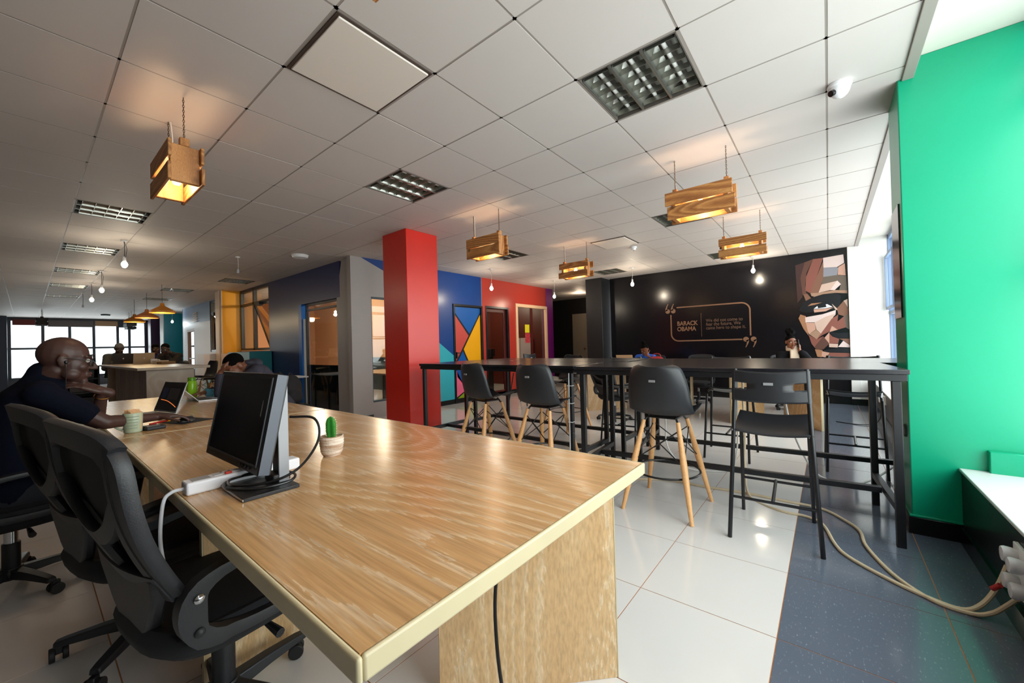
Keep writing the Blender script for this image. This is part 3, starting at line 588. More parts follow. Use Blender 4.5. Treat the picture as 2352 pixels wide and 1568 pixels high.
# ---------------- shell bar stools with beech legs
shellm = M('black_shell_plastic', (34, 35, 39), .42, bump=.04, bscale=300); beech = wood('beech_dowel', (222, 168, 112), (206, 150, 94), (232, 184, 130), (6, 6, .8), 4., .4, .5, .6)
rodm = M('black_wire', (16, 16, 18), .35)
def bar_stool(label, loc, rz):
    t = thing('bar_stool', label, 'stool', loc, rz, 'black shell bar stools with beech legs')
    prof = [(.235, .700, .17), (.215, .716, .205), (.14, .722, .225), (.02, .708, .236), (-.08, .700, .238), (-.145, .712, .236), (-.185, .755, .232), (-.21, .83, .226), (-.232, .93, .214), (-.246, 1.01, .192), (-.252, 1.05, .165), (-.254, 1.066, .12)]
    pp = spline([Vector((a, b, c)) for a, b, c in prof], 3)
    n = len(pp)
    def sh(u, v):
        k = min(n-1, int(round(v*(n-1)))); y, z, w = pp[k]; s = 2*u-1; x = w*s
        back = max(0., min(1., (-.06-y)/.12)); seat = 1-back
        c = abs(s)**2.6
        return Vector((x, y+back*.075*c+seat*0, z+seat*.045*c+back*.01*c))
    MB().grid(sh, 16, n-1).build('seat_shell', shellm, t, solid=.008, ang=1.2)
    for sx in (-1, 1):
        for sy in (-1, 1):
            lg = MB().tube([(sx*.125, sy*.105, .655), (sx*.245, sy*.262, 0)], lambda f: .0155+.0075*math.sin(PI*min(1, f*1.15))*(1-.55*f), 10, smooth=False)
            P = [Vector((sx*.125, sy*.105, .655)).lerp(Vector((sx*.245, sy*.262, 0)), k/7) for k in range(8)]
            lg = MB().tube(P, lambda f: (.014+.010*min(1, f*2.2)) if f < .45 else .024-.011*(f-.45)/.55, 10, smooth=False).build('leg', beech, t)
            MB().tube([(sx*.13, sy*.11, .635), (sx*.11, sy*.09, .67), (sx*.09, sy*.075, .70)], .008, 6).build('bracket', rodm, t)
    rods = []
    for sx in (-1, 1): rods += [((sx*.135, -.118, .60), (sx*.178, .175, .36)), ((sx*.135, .118, .60), (sx*.178, -.175, .36))]
    for sy in (-1, 1): rods += [((-.135, sy*.118, .60), (.178, sy*.175, .36)), ((.135, sy*.118, .60), (-.178, sy*.175, .36))]
    for a, b in rods: MB().cyl(a, b, .0042, n=6).build('wire_brace', rodm, t)
    MB().tube([(.232*math.cos(a), .246*math.sin(a), .272) for a in [2*PI*k/28 for k in range(28)]], .0075, 8, smooth=False, closed=True).build('foot_ring', rodm, t)
    MB().box(-.11, -.10, .672, .11, .10, .684).build('seat_plate', rodm, t, bevel=.004)
    MB().box(-.022, -.262, .955, .022, -.255, .971).build('asset_sticker', M('silver_sticker', (168, 168, 172), .35, .4), t, smooth=False)
    return t
s1 = bar_stool('black shell bar stool with beech legs closest to the desk corner', (-.985, 3.06, 0), -.02)
dup(s1, (-2.06, 3.02, 0), -.04, 'black shell bar stool in the middle of the front row, before the cable leg')
dup(s1, (-2.83, 3.05, 0), -.18, 'black shell bar stool beside the red column')
dup(s1, (-3.02, 4.98, 0), PI-.2, 'black shell bar stool on the far side of the high tables')
# ---------------- folding bar chairs
seatm = M('black_seat_plastic', (30, 31, 35), .42, bump=.05, bscale=260)
def folding(label, loc, rz):
    t = thing('folding_bar_chair', label, 'chair', loc, rz, 'black folding bar chairs')
    for s in (-1, 1):
        MB().tube([(s*.232, -.265, 0), (s*.2, -.205, .66), (s*.185, -.175, 1.058)], .0125, 10, smooth=False).build('rear_leg', BLACK, t)
        MB().tube([(s*.205, .245, 0), (s*.19, .10, .66)], .0115, 10, smooth=False).build('front_leg', BLACK, t)
        MB().cyl((s*.2, -.2, .70), (s*.18, .10, .685), .009, n=8).build('side_bar', BLACK, t)
        MB().cyl((s*.185, -.2, .668), (s*.21, -.206, .668), .012, n=8).build('pivot_bolt', STEEL, t)
    MB().cyl((-.22, -.243, .255), (.22, -.243, .255), .009, n=8).build('rear_rail', BLACK, t); MB().cyl((-.198, .19, .255), (.198, .19, .255), .009, n=8).build('front_rail', BLACK, t)
    MB().cyl((0, -.243, .255), (0, .19, .262), .010, n=8).build('foot_link', BLACK, t)
    def st(u, v):
        x = -.195+.39*u+(-.012+.0*u)*0; y = -.215+.33*v; return Vector((x, y, .672+.055*v+.018*(2*u-1)**2-.02*(1-v)**6+.004*math.sin(PI*v)))
    MB().grid(st, 10, 8).build('seat', seatm, t, solid=.014, bevel=.004, ang=1.)
    # curved back with a slot at each end
    def bk(x, z, o=0): return Vector((x, -.20-.028*(1-(x/.19)**2)+.0+(z-.95)*.06+o, z-.012*(1-(x/.19)**2)*(1 if z > .95 else .6)))
    mb = MB(); xs = [-.188, -.183, -.15, -.128, -.118, -.06, 0, .06, .118, .128, .15, .183, .188]; zs = [.86, .872, .925, .938, .945, .968, .978, .985, 1.04, 1.052]
    idx = {}
    for i, x in enumerate(xs):
        for j, z in enumerate(zs): idx[i, j] = len(mb.v); mb.v.append(bk(x, z))
    for i in range(len(xs)-1):
        for j in range(len(zs)-1):
            xc = abs(xs[i]+xs[i+1])/2; zc = (zs[j]+zs[j+1])/2
            if .118 < xc < .185 and .938 < zc < .978: continue
            mb.f.append((idx[i, j], idx[i+1, j], idx[i+1, j+1], idx[i, j+1]))
    mb.build('backrest', seatm, t, solid=.012, ang=1.)
    for s in (-1, 1): MB().tube([(s*.19, -.196, .86), (s*.185, -.186, 1.05)], .017, 10, smooth=False).build('back_socket', seatm, t)
    MB().box(-.03, -.2405, .962, .02, -.238, .978).build('asset_sticker', M('silver_sticker', (168, 168, 172), .35, .4), t, smooth=False)
    return t
f1 = folding('black folding bar chair at the front of the right hand high table', (-.30, 3.06, 0), .05)
dup(f1, (-.86, 4.76, 0), PI+.03, 'black folding bar chair behind the high tables, white cables hanging before it')
dup(f1, (.17, 4.88, 0), PI-.02, 'black folding bar chair on the dark floor strip by the windows')
dup(f1, (-2.0, 4.62, 0), PI+.12, 'black folding bar chair seen between the middle table legs')
dup(f1, (-5.05, 6.6, 0), PI/2, 'black folding bar chair in front of the maroon doorway')
# ---------------- mesh task chairs
mesh_f = M('black_mesh_fabric', (10, 10, 12), .8, bump=.2, bscale=500); cush = M('navy_black_cushion', (13, 14, 20), .85, bump=.2, bscale=420); frm = M('charcoal_nylon', (27, 28, 33), .48, bump=.08, bscale=260)
dusty = M('worn_black_rubber', (24, 24, 26), .6)
def bc(x, z, o=0.): return Vector((x, -.225-.13*((z-.55)/.5)+.38*x*x+o-.03*math.sin(PI*max(0, min(1, (z-.55)/.5))), .605+(z-.56)*.868))
def ribbon(mb, path, w0, w1, th, o=0.):
    P = spline([Vector((a, b)) .to_3d() for a, b in path], 6); n = len(P); R = []
    for i, p in enumerate(P):
        d = (P[min(i+1, n-1)]-P[max(i-1, 0)]).normalized(); nn = Vector((-d.y, d.x, 0)); w = (w0+(w1-w0)*i/(n-1))/2
        a, b = p+nn*w, p-nn*w; ai, bi = p+nn*w*.82, p-nn*w*.82
        R.append([bc(a.x, a.y, o), bc(ai.x, ai.y, o-th/2), bc(bi.x, bi.y, o-th/2), bc(b.x, b.y, o), bc(bi.x, bi.y, o+th/2), bc(ai.x, ai.y, o+th/2)])
    return mb.loft(R)
def task_chair(label, loc, rz, group='black mesh task chairs along the desk'):
    t = thing('office_chair', label, 'chair', loc, rz, group)
    mb = MB(); ribbon(mb, [(-.258, 1.015), (-.20, 1.052), (0, 1.068), (.20, 1.052), (.258, 1.015)], .085, .085, .034)
    for s in (-1, 1):
        ribbon(mb, [(s*.232, 1.04), (s*.265, .98), (s*.262, .86), (s*.248, .74), (s*.235, .63), (s*.228, .56)], .06, .085, .034)
        ribbon(mb, [(s*.25, .88), (s*.17, .79), (s*.07, .735), (0, .72)], .05, .06, .028)
    ribbon(mb, [(0, .735), (0, .64), (0, .56)], .06, .10, .028)
    ribbon(mb, [(-.25, .585), (0, .565), (.25, .585)], .11, .11, .04)
    bf = mb.build('back_frame', frm, t, ang=.9)
    def ms(u, v):
        z = .56+.48*v; w = .262-.018*(1-v); x = (2*u-1)*w; return bc(x, z, .028-.045*abs(2*u-1)**8)
    MB().grid(ms, 12, 12).build('mesh_back', mesh_f, t, solid=.006)
    R = [[Vector((-w, y0, z)), Vector((w, y0, z)), Vector((w*.96, y0-.035, z)), Vector((-w*.96, y0-.035, z))] for w, y0, z in ((.07, -.20, .435), (.15, -.205, .49), (.225, -.215, .59), (.24, -.222, .655))]
    MB().loft(R).build('back_bracket', frm, t, bevel=.010, seg=3, fix=True); MB().box(-.06, -.20, .372, .06, .0, .44).build('bracket_arm', frm, t, bevel=.01)
    def cu(u, v):
        a, b = 2*u-1, 2*v-1; k = 1-.10*max(0, abs(a)+abs(b)-1.15); return Vector((.245*a*k, .24*b*k+.02, .495-.028*(abs(a)**4+abs(b)**4)/1.5-.02*max(0, b)**3))
    seat = MB().grid(cu, 14, 14).build('seat', cush, t, solid=.0)
    mb = MB(); prof = [(.17, .352), (.225, .368), (.262, .405), (.270, .44), (.256, .474)]
    R = []
    for k, (r, z) in enumerate(prof): R.append([Vector((r*math.copysign(abs(math.cos(a))**.62, math.cos(a)), .02+r*math.copysign(abs(math.sin(a))**.62, math.sin(a)), z)) for a in [2*PI*i/36 for i in range(36)]])
    mb.loft(R); mb.build('seat_shell', cush, t)
    for s in (-1, 1):  # arm loop: top pad, rear plate, lower rail wrapping the seat
        path = [(.19, .655), (.08, .66), (-.06, .648), (-.165, .615), (-.19, .55), (-.165, .475), (-.06, .445), (.08, .44), (.22, .45)]
        P = spline([Vector((0, a, b)) for a, b in path], 4); n = len(P); R = []
        for i, p in enumerate(P):
            d = (P[min(i+1, n-1)]-P[max(i-1, 0)]).normalized(); nn = Vector((0, -d.z, d.y)); f = i/(n-1); w = .020+.040*math.exp(-((f-.5)/.16)**2)+.008*(f > .6)
            x0, x1 = s*(.262 if f < .3 else .262), s*(.300-.01*(f > .7))
            if f < .3: x0, x1 = s*.245, s*.305
            q = p; R.append([Vector((x0, q.y, q.z))+nn*w*.55, Vector((x1, q.y, q.z))+nn*w*.55, Vector((x1+s*.004, q.y, q.z)), Vector((x1, q.y, q.z))-nn*w*.55, Vector((x0, q.y, q.z))-nn*w*.55])
        mb = MB().loft(R if s > 0 else R); arm = mb.build('armrest', frm, t, fix=True, ang=.9)
        for y, z, m in ((-.178, .59, CHROME), (-.178, .50, frm), (.15, .445, dusty)): MB().lathe([(.0, .0), (.013, .0), (.013, s*.006), (.009, s*.010), (0, s*.011)], (s*.302, y, z), 12, 'x').build('bolt', m, arm, fix=True)
    MB().cyl((0, 0, .22), (0, 0, .375), .026, n=16).build('gas_lift', CHROME, t); MB().cyl((0, 0, .085), (0, 0, .25), .034, n=16).build('lift_cover', BLKPL, t)
    MB().box(-.09, -.12, .345, .09, .12, .376).build('mechanism', BLACK, t, bevel=.01)
    lv = MB().tube([(.07, .04, .355), (.20, .05, .345)], .006, 8, smooth=False).build('lever', CHROME, t); MB().tube([(.18, .05, .347), (.26, .055, .335)], lambda f: .009+.006*f, 8, smooth=False).build('lever_grip', BLKPL, lv)
    MB().lathe([(.0, .06), (.05, .062), (.052, .10), (.04, .12), (0, .12)], (0, 0, 0), 16).build('base_hub', BLKPL, t, fix=True)
    for k in range(5):
        a = math.radians(95+72*k); d = Vector((math.cos(a), math.sin(a), 0)); nn = Vector((-d.y, d.x, 0))
        R = []
        for r, w, z0, z1 in ((.03, .030, .066, .115), (.15, .026, .072, .108), (.27, .022, .068, .094), (.30, .020, .066, .088)):
            c = d*r; R.append([c+nn*w+Vector((0, 0, z0)), c-nn*w+Vector((0, 0, z0)), c-nn*w*.8+Vector((0, 0, z1)), c+nn*w*.8+Vector((0, 0, z1))])
        lg = MB().loft(R).build('base_leg', frm, t, bevel=.005, fix=True)
        c = d*.288; b2 = a+.9+k*1.3; e = Vector((math.cos(b2), math.sin(b2), 0)); f = Vector((-e.y, e.x, 0)); cc = c+f*.018
        cs = MB().box(-.012, -.016, .03, .012, .016, .068); cs.v = [Vector((v.x*e.x+v.y*f.x+cc.x, v.x*e.y+v.y*f.y+cc.y, v.z)) for v in cs.v]
        co = cs.build('caster', BLKPL, t, bevel=.004)
        for s in (-1, 1): MB().cyl(cc+e*s*.010+Vector((0, 0, .028)), cc+e*s*.028+Vector((0, 0, .028)), .028, n=18).build('wheel', dusty, co, bevel=.003)
    return t
c1 = task_chair('black mesh office chair nearest the viewer, pushed against the desk front', (-1.66, .42, 0), math.radians(8))
dup(c1, (-2.38, .34, 0), math.radians(9), 'black mesh office chair between the nearest chair and the seated man')
dup(c1, (-3.48, -.06, 0), math.radians(4), 'black mesh office chair the man in the navy shirt sits on')
dup(c1, (-.52, 8.32, 0), PI+.3, 'black office chair of the woman on the phone', 'office chairs behind the far desk', .88)
dup(c1, (-2.98, 8.34, 0), PI, 'black office chair of the woman in the blue top', 'office chairs behind the far desk', .88)
dup(c1, (-2.74, 6.0, 0), -.3, 'empty grey backed office chair at the left end of the far desk', 'office chairs behind the far desk', .88)
dup(c1, (-2.05, 8.45, 0), PI, 'empty black office chair below the quotation', 'office chairs behind the far desk', .88)
# ---------------- sled chairs near the navy wall
def sled(label, loc, rz):
    t = thing('visitor_chair', label, 'chair', loc, rz, 'black sled chairs near the navy wall')
    def b(u, v): return Vector((-.23+.46*u, -.20-.13*v-.05*v**4+.06*(2*u-1)**2, .50+.42*v))
    MB().grid(b, 8, 10).build('backrest', mesh_f, t, solid=.012)
    MB().grid(lambda u, v: Vector((-.235+.47*u, -.22+.46*v, .455-.02*abs(2*v-1)**3)), 8, 8).build('seat', cush, t, solid=.05, bevel=.01)
    for s in (-1, 1): MB().tube([(s*.25, -.39, .93), (s*.25, -.33, .86), (s*.25, -.22, .52), (s*.25, -.14, .44), (s*.25, .20, .44), (s*.25, .26, .38), (s*.25, .22, .04), (s*.25, .14, .012), (s*.25, -.26, .012)], .012, 8, sub=4).build('side_frame', frm, t)
    MB().cyl((-.25, -.26, .012), (.25, -.26, .012), .012, n=8).build('rear_bar', frm, t)
    return t
v1 = sled('black sled chair with a backpack on its seat, before the grey pier', (-6.05, 2.30, 0), -1.25)
dup(v1, (-7.35, 2.75, 0), -.35, 'black sled chair left of the glass partition, back turned to it')
dup(v1, (-6.9, 1.95, 0), -1.9, 'black sled chair right behind the man in the grey hoodie')
# ---------------- far counter with wooden slats
slatm = wood('grey_brown_slat', (140, 124, 122), (110, 92, 92), (160, 146, 142), (6, 6, .6), 5., .5, .6)
cntm = wood('counter_oak', (170, 148, 124), (156, 132, 108), (188, 170, 148), (.5, 4, 4), 6., .3, .5)
t = thing('counter', 'tall wooden counter with a slatted side in the far left of the office', 'counter', (-8.1, 1.15, 0))
MB().box(-4.65, -.12, 1.01, .15, .76, 1.05).build('counter_top', cntm, t, bevel=.004)
MB().box(-.04, .0, 0, 0, .58, 1.01).build('end_panel', cntm, t, smooth=False); MB().box(-4.45, .12, .04, -.04, .54, 1.0).build('body', M('counter_body', (58, 46, 44), .6), t, smooth=False)
for k in range(28): MB().box(-.06-.135*(k+1), .06, .02, -.06-.135*k-.03, .10, 1.005).build('slat', slatm, t, smooth=False)
MB().box(-4.5, .0, 0, -4.45, .58, 1.01).build('end_panel', cntm, t, smooth=False)
for k, (x, y, r) in enumerate(((-8.0, 2.42, 3.0), (-9.1, 2.45, 3.3))): dup(s1, (x-1.6, y, 0), r, ('black shell stool in front of the white low cabinet beside the counter', 'black shell stool between the counter and the navy wall')[k])
t = thing('storage_cabinet', 'black open storage cabinet left of the far counter', 'cabinet', (-14.0, .82, 0))
MB().box(-.5, -.28, 0, .5, -.25, 1.02).box(-.5, .25, 0, .5, .28, 1.02).box(-.5, -.25, 0, -.47, .25, 1.02).build('carcass', BLACK, t, smooth=False)
for z in (.05, .38, .70, 1.0): MB().box(-.47, -.25, z, .5, .25, z+.03).build('shelf', BLACK, t, smooth=False)
for z, c in ((.08, (40, 40, 46)), (.41, (60, 56, 60)), (.73, (46, 50, 60))): MB().box(-.1, -.2, z, .44, .2, z+.2).build('tray', M('tray_%d' % c[0], c, .5), t, bevel=.01)
# low cabinets under the windows of the left wall
t = thing('low_cabinet', 'low cabinet with teal and yellow sides under the opened window', 'cabinet', (-10.85, 3.35, 0))
MB().box(-.7, -.22, 0, .77, .23, 1.25).build('body', M('teal_grey_laminate', (96, 134, 134), .45), t, bevel=.004); MB().box(.77, -.222, 0, .80, .232, 1.252).build('side_panel', M('teal_laminate', (0, 112, 120), .4), t, smooth=False)
MB().box(-1.3, -.2, 0, -.7, .23, 1.22).build('yellow_body', M('ochre_laminate', (206, 148, 60), .5), t, smooth=False)
t = thing('low_cabinet', 'pale low cabinet left of the yellow column', 'cabinet', (-13.6, 3.3, 0))
MB().box(-.6, -.2, 0, .75, .25, 1.22).build('body', lwhite, t, bevel=.004); MB().box(.2, -.215, 0, .74, -.2, .7).build('door', M('pale_teal_door', (108, 158, 158), .45), t, smooth=False); MB().box(.2, -.215, .7, .74, -.2, 1.2).build('door', M('beige_door', (214, 186, 160), .5), t, smooth=False)
# small white table by the navy wall
t = thing('side_table', 'small white table beside the bright blue door jamb', 'table', (-8.35, 3.2, 0))
MB().box(-.35, -.3, .715, .35, .3, .74).build('table_top', WHPL, t, bevel=.003)
for a in (-.3, .3):
    for b in (-.25, .25): MB().cyl((a, b, 0), (a, b, .714), .018, n=8).build('leg', BLACK, t)
# meeting room and small office furniture seen through the glass
t = thing('meeting_table', 'pale table inside the glass meeting room', 'table', (-7.6, 5.0, 0)); MB().box(-.9, -.5, .71, .7, .5, .74).build('table_top', cntm, t, bevel=.003)
for a in (-.8, .6):
    for b in (-.42, .42): MB().box(a-.02, b-.02, 0, a+.02, b+.02, .71).build('leg', BLACK, t)
sl = dup(v1, (-7.5, 6.0, 0), 2.9, 'black chair inside the glass meeting room'); sl['group'] = 'chairs inside the meeting room'
t = thing('office_desk', 'dark table inside the small office behind the maroon doorway', 'desk', (-7.6, 7.55, 0)); MB().box(-.5, -.5, .95, .5, .5, 1.15).build('desk_top', M('dark_brown_laminate', (40, 26, 24), .4), t, bevel=.004); MB().box(-.46, -.46, 0, .46, .46, .95).build('body', M('dark_brown_laminate', (40, 26, 24), .4), t, smooth=False)
t = thing('cabinet', 'grey cabinet with an orange top in the dark corridor', 'cabinet', (-5.3, 12.2, 0)); MB().box(-.35, -.3, 0, .35, .3, .95).build('body', M('corridor_cabinet', (128, 114, 108), .5), t, bevel=.004); MB().box(-.36, -.31, .95, .36, .31, 1.02).build('top', M('orange_top', (170, 98, 40), .5), t, bevel=.003)
# ================================================================== PEOPLE
def cap(mb, a, b, ra, rb, n=12):
    a, b = Vector(a), Vector(b); d = b-a
    if d.length < 1e-5: return mb.ell(a, ra, ra, ra)
    d.normalize(); u = Vector((0, 0, 1)) if abs(d.z) < .9 else Vector((1, 0, 0)); x = d.cross(u).normalized(); y = d.cross(x)
    R = []
    for k in (-.98, -.7, -.35): R.append(mb.ring(a+d*ra*k, x, y, ra*math.sqrt(1-k*k), n))
    R.append(mb.ring(a, x, y, ra, n)); R.append(mb.ring(b, x, y, rb, n))
    for k in (.35, .7, .98): R.append(mb.ring(b+d*rb*k, x, y, rb*math.sqrt(1-k*k), n))
    return mb.loft(R)
def torso(mb, secs, inf=0.):
    """secs: (centre, half width x, half depth y, forward tilt) rings"""
    R = []
    for c, wx, wy, tl in secs:
        c = Vector(c); R.append([c+Vector(((wx+inf)*math.copysign(abs(math.cos(q))**.85, math.cos(q)), (wy+inf)*math.sin(q)*math.cos(tl), -(wy+inf)*math.sin(q)*math.sin(tl))) for q in [2*PI*i/28 for i in range(28)]])
    return mb.loft(R)
def organic(mb, name, mat, parent, vox=.008, smooth=6, fix=False):
    me = mb.mesh('tmp', False); o = bpy.data.objects.new('tmp', me); COL.objects.link(o)
    import bmesh
    bm = bmesh.new(); bm.from_mesh(me); bmesh.ops.recalc_face_normals(bm, faces=bm.faces); bm.to_mesh(me); bm.free()
    r = o.modifiers.new('r', 'REMESH'); r.mode = 'VOXEL'; r.voxel_size = vox
    s = o.modifiers.new('s', 'SMOOTH'); s.factor = .5; s.iterations = smooth
    bpy.context.view_layer.update()
    m2 = bpy.data.meshes.new_from_object(o.evaluated_get(bpy.context.evaluated_depsgraph_get())); bpy.data.objects.remove(o); bpy.data.meshes.remove(me)
    m2.name = name; m2.materials.clear(); m2.materials.append(mat); m2.shade_smooth()
    ob = bpy.data.objects.new(name, m2); COL.objects.link(ob); ob.parent = parent; return ob
def ik(S, Wr, l1, l2, hint):
    S, Wr = Vector(S), Vector(Wr); d = Wr-S; L = min(d.length, (l1+l2)*.995); d.normalize()
    a = (l1*l1-l2*l2+L*L)/(2*L); h = math.sqrt(max(0, l1*l1-a*a)); hn = Vector(hint); hn = (hn-d*hn.dot(d)).normalized(); return S+d*a+hn*h, S+d*L
def hand(mb, w, d, n, side, curl=.35, s=1., spread=.1):
    """w wrist, d towards the fingers, n out of the back of the hand; side +1 puts the thumb on d x n"""
    w, d, n = Vector(w), Vector(d).normalized(), Vector(n); n = (n-d*n.dot(d)).normalized(); x = d.cross(n)*side
    cap(mb, w-d*.03*s, w+d*.015*s, .026*s, .024*s)
    for k in (-.027, -.009, .009, .027): cap(mb, w+x*k*.7*s+d*.012*s, w+x*k*s+d*.086*s, .0155*s, .0125*s, 10)
    for k, L, r in ((.028, .070, .0088), (.0095, .080, .0092), (-.0095, .074, .0088), (-.028, .058, .0078)):
        p = w+x*k*s+d*.088*s; dd = (d+x*k*spread*12).normalized(); c = 0
        for f, q in ((.45, .8), (.32, 1.2), (.23, .9)):
            c += curl*q; e = dd*math.cos(c)-n*math.sin(c); p2 = p+e*L*f*s; cap(mb, p, p2, r*s, r*.92*s, 8); p = p2
    p = w+x*.026*s+d*.020*s; dd = (d*.75+x*.75-n*.25).normalized()
    for f, r in ((.036, .0125), (.032, .0105), (.026, .0088)):
        p2 = p+dd*f*s; cap(mb, p, p2, r*s, r*.9*s, 8); p = p2; dd = (dd+d*.25-n*.12*curl*2).normalized()
    return mb
def person(label, loc, rz, P, group=None):
    """seated figure; local x right, y forward, origin on the floor below the hips"""
    t = thing('person', label, 'person', loc, rz, group); g = P.get
    s = g('s', 1.); vox = g('vox', .011); lean = g('lean', .25); hz = g('hip', .53); sw = g('sw', .185)*s
    hip = Vector((0, 0, hz)); sp = Vector((0, math.sin(lean), math.cos(lean))); tl = lean; k_ = g('tl', 1.)
    nb = hip+sp*.50*s*k_+Vector((0, g('slump', .03), 0)); ch = hip+sp*.34*s*k_; be = hip+sp*.15*s*k_
    hc = Vector(g('head', nb+Vector((0, .08, .17)))); hr = Euler(g('hrot', (0, 0, 0))).to_matrix(); hs = g('hs', 1.)*s
    hx = lambda x, y, z: hc+hr @ Vector((x*hs, y*hs, z*hs))
    skin = P['skin']; body = MB()
    def hell(mb, c, r): mb.ell(hx(*c), r[0]*hs, r[1]*hs, r[2]*hs, 16, 12, hr)
    hell(body, (0, -.014, .034), (.077, .098, .090)); hell(body, (0, .028, -.018), (.066, .064, .092)); hell(body, (0, .042, -.072), (.048, .048, .042))
    cap(body, hx(0, .092, .018), hx(0, .112, -.026), .008*hs, .0145*hs)
    for k in (-1, 1):
        hell(body, (k*.014, .100, -.031), (.010, .011, .009)); hell(body, (k*.037, .060, -.026), (.027, .026, .028)); hell(body, (k*.079, -.008, -.004), (.010, .020, .033)); hell(body, (k*.084, -.016, .004), (.006, .016, .024))
        cap(body, hx(k*.012, .086, .030), hx(k*.048, .072, .030), .011*hs, .010*hs); hell(body, (k*.045, .03, -.07), (.024, .036, .030))
    hell(body, (0, .094, -.060), (.025, .013, .0085)); hell(body, (0, .091, -.073), (.022, .013, .0095)); hell(body, (0, .080, -.103), (.023, .019, .018))
    cap(body, hx(0, -.025, -.055), nb+sp*.005, .054*hs, .062*s)
    secs = [(hip-sp*.06, .165*s, .125*s, tl), (hip, .172*s, .135*s, tl), (be, .150*s, .118*s, tl), (ch, .172*s, .122*s, tl), (hip+sp*.43*s*k_, .165*s, .108*s, tl), (nb-sp*.015, .115*s, .075*s, tl), (nb+sp*.02, .062*s, .06*s, tl)]
    if g('fat'): secs = [(c, w*g('fat'), d*g('fat'), a) for c, w, d, a in secs]
    torso(body, secs, -.02)
    top = MB(); inf = g('inf', .008); torso(top, secs, inf); trs = MB(); torso(trs, secs[:2]+[(be-sp*.06, .150*s, .12*s, tl)], inf+.001)
    L1, L2 = .285*s, .26*s; sleeve = g('sleeve', 1.); res = {}
    for k, sd in ((1, 'r'), (-1, 'l')):
        S = nb-sp*.065*s+Vector((k*sw, g('shf', .0), 0)); A = P[sd]; Wr = Vector(A['w']); E, Wr = ik(S, Wr, L1, L2, A.get('hint', (k*.5, -.3, -1))) if 'e' not in A else (Vector(A['e']), Wr)
        cap(body, S, E, .046*s, .037*s); cap(body, E, Wr, .038*s, .025*s); cap(top, S-Vector((k*.04, 0, .0)), S, (.062+inf)*s, (.060+inf)*s)
        hand(body, Wr+(Wr-E).normalized()*.012, A['d'], A['n'], A.get('side', -k), A.get('curl', .35), g('hds', 1.)*s, A.get('spread', .1)); res[sd] = (S, E, Wr)
        if sleeve <= 1: Q = S.lerp(E, sleeve*.92); cap(top, S, Q, (.056+inf)*s, (.050+inf)*s)
        else: cap(top, S, E, (.054+inf)*s, (.046+inf)*s); cap(top, E, E.lerp(Wr, sleeve-1), (.046+inf)*s, (.036+inf)*s)
        hp = hip+Vector((k*.095*s, .02, -.01)); kn = hip+Vector((k*.13*s, .43*s, .02)); an = Vector(g('foot'+sd, (k*.13, .40, .085)))
        cap(trs, hp, kn, .092*s, .064*s); cap(trs, kn, an, .066*s, .045*s); cap(body, an, an-Vector((0, 0, .03)), .036, .034)
        sh = MB(); cap(sh, an+Vector((0, -.03, -.045)), an+Vector((0, .16, -.052)), .036, .033); sh.v = [Vector((v.x, v.y, max(.004, v.z))) for v in sh.v]; sh.build('shoe', g('shoe', BLKPL), t)
    if 'collar' in P: cap(top, nb-sp*.0, nb+sp*.035, .074*s, .070*s)
    organic(body, 'body', skin, t, vox, g('sm', 5)); tp = organic(top, g('topname', 'shirt'), P['top'], t, g('tvox', vox*1.25), 5); organic(trs, 'trousers', P['trs'], t, max(.014, vox), 5)
    if 'hood' in P: hb = MB(); hb.ell(nb+Vector((0, -.075, .02)), .13*s, .07*s, .06*s); hb.ell(nb+Vector((0, -.02, .03)), .10*s, .08*s, .035*s); organic(hb, 'hood', P['top'], tp, .012, 4)
    ew = M('eye_white', (214, 206, 198), .2); ei = M('eye_iris', (26, 18, 14), .15)
    if g('eyes', True):
        for k in (-1, 1):
            e = MB(); e.ell(hx(k*.031, .078, .008), .0125*hs, .0125*hs, .0115*hs, 12, 8); eo = e.build('eye', ew, t); e = MB(); e.ell(hx(k*.031, .0875, .007), .006*hs, .0045*hs, .006*hs, 10, 6); e.build('iris', ei, eo)
            if 'brow' in P: e = MB(); e.tube([hx(k*.014, .099, .036), hx(k*.034, .094, .041), hx(k*.052, .078, .035)], .0042*hs, 6); e.build('eyebrow', P['brow'], t)
        e = MB(); e.ell(hx(0, .099, -.060), .021*hs, .009*hs, .006*hs, 12, 6, hr); e.ell(hx(0, .097, -.072), .019*hs, .009*hs, .007*hs, 12, 6, hr); e.build('lips', g('lips', M('lips_brown', (104, 56, 50), .4)), t)
    h = g('hair'); hm = g('hairm', M('black_hair', (9, 7, 7), .95, spec=.08, bump=.5, bscale=160))
    if h:
        m_ = MB(); m_.ell(hx(0, -.024, .046), .080*hs, .100*hs, .088*hs, 20, 14, hr)
        if h in ('bun', 'puff'):
            m_.ell(hx(0, -.05, .02), .080*hs, .085*hs, .085*hs, 16, 12, hr)
            c = (0, -.035, .192) if h == 'puff' else (0, -.05, .165); r = .080 if h == 'puff' else .045
            rnd = random.Random(4); pf = MB()
            for q in range(26):
                a, b = rnd.uniform(0, 2*PI), rnd.uniform(-1, 1); rr = math.sqrt(1-b*b); pf.ell(hx(c[0]+r*.7*rr*math.cos(a), c[1]+r*.7*rr*math.sin(a), c[2]+r*.7*b), r*.38*hs, r*.38*hs, r*.38*hs, 8, 6)
            pf.ell(hx(*c), r*.85*hs, r*.85*hs, r*.8*hs); organic(pf, 'hair_puff', hm, t, .008, 1)
        organic(m_, 'hair', hm, t, .008 if vox < .01 else .012, 3)
    return t, hx, res, nb
def skinm(n, c): return M(n, c, .46, spec=.4, var=.06, vscale=9)
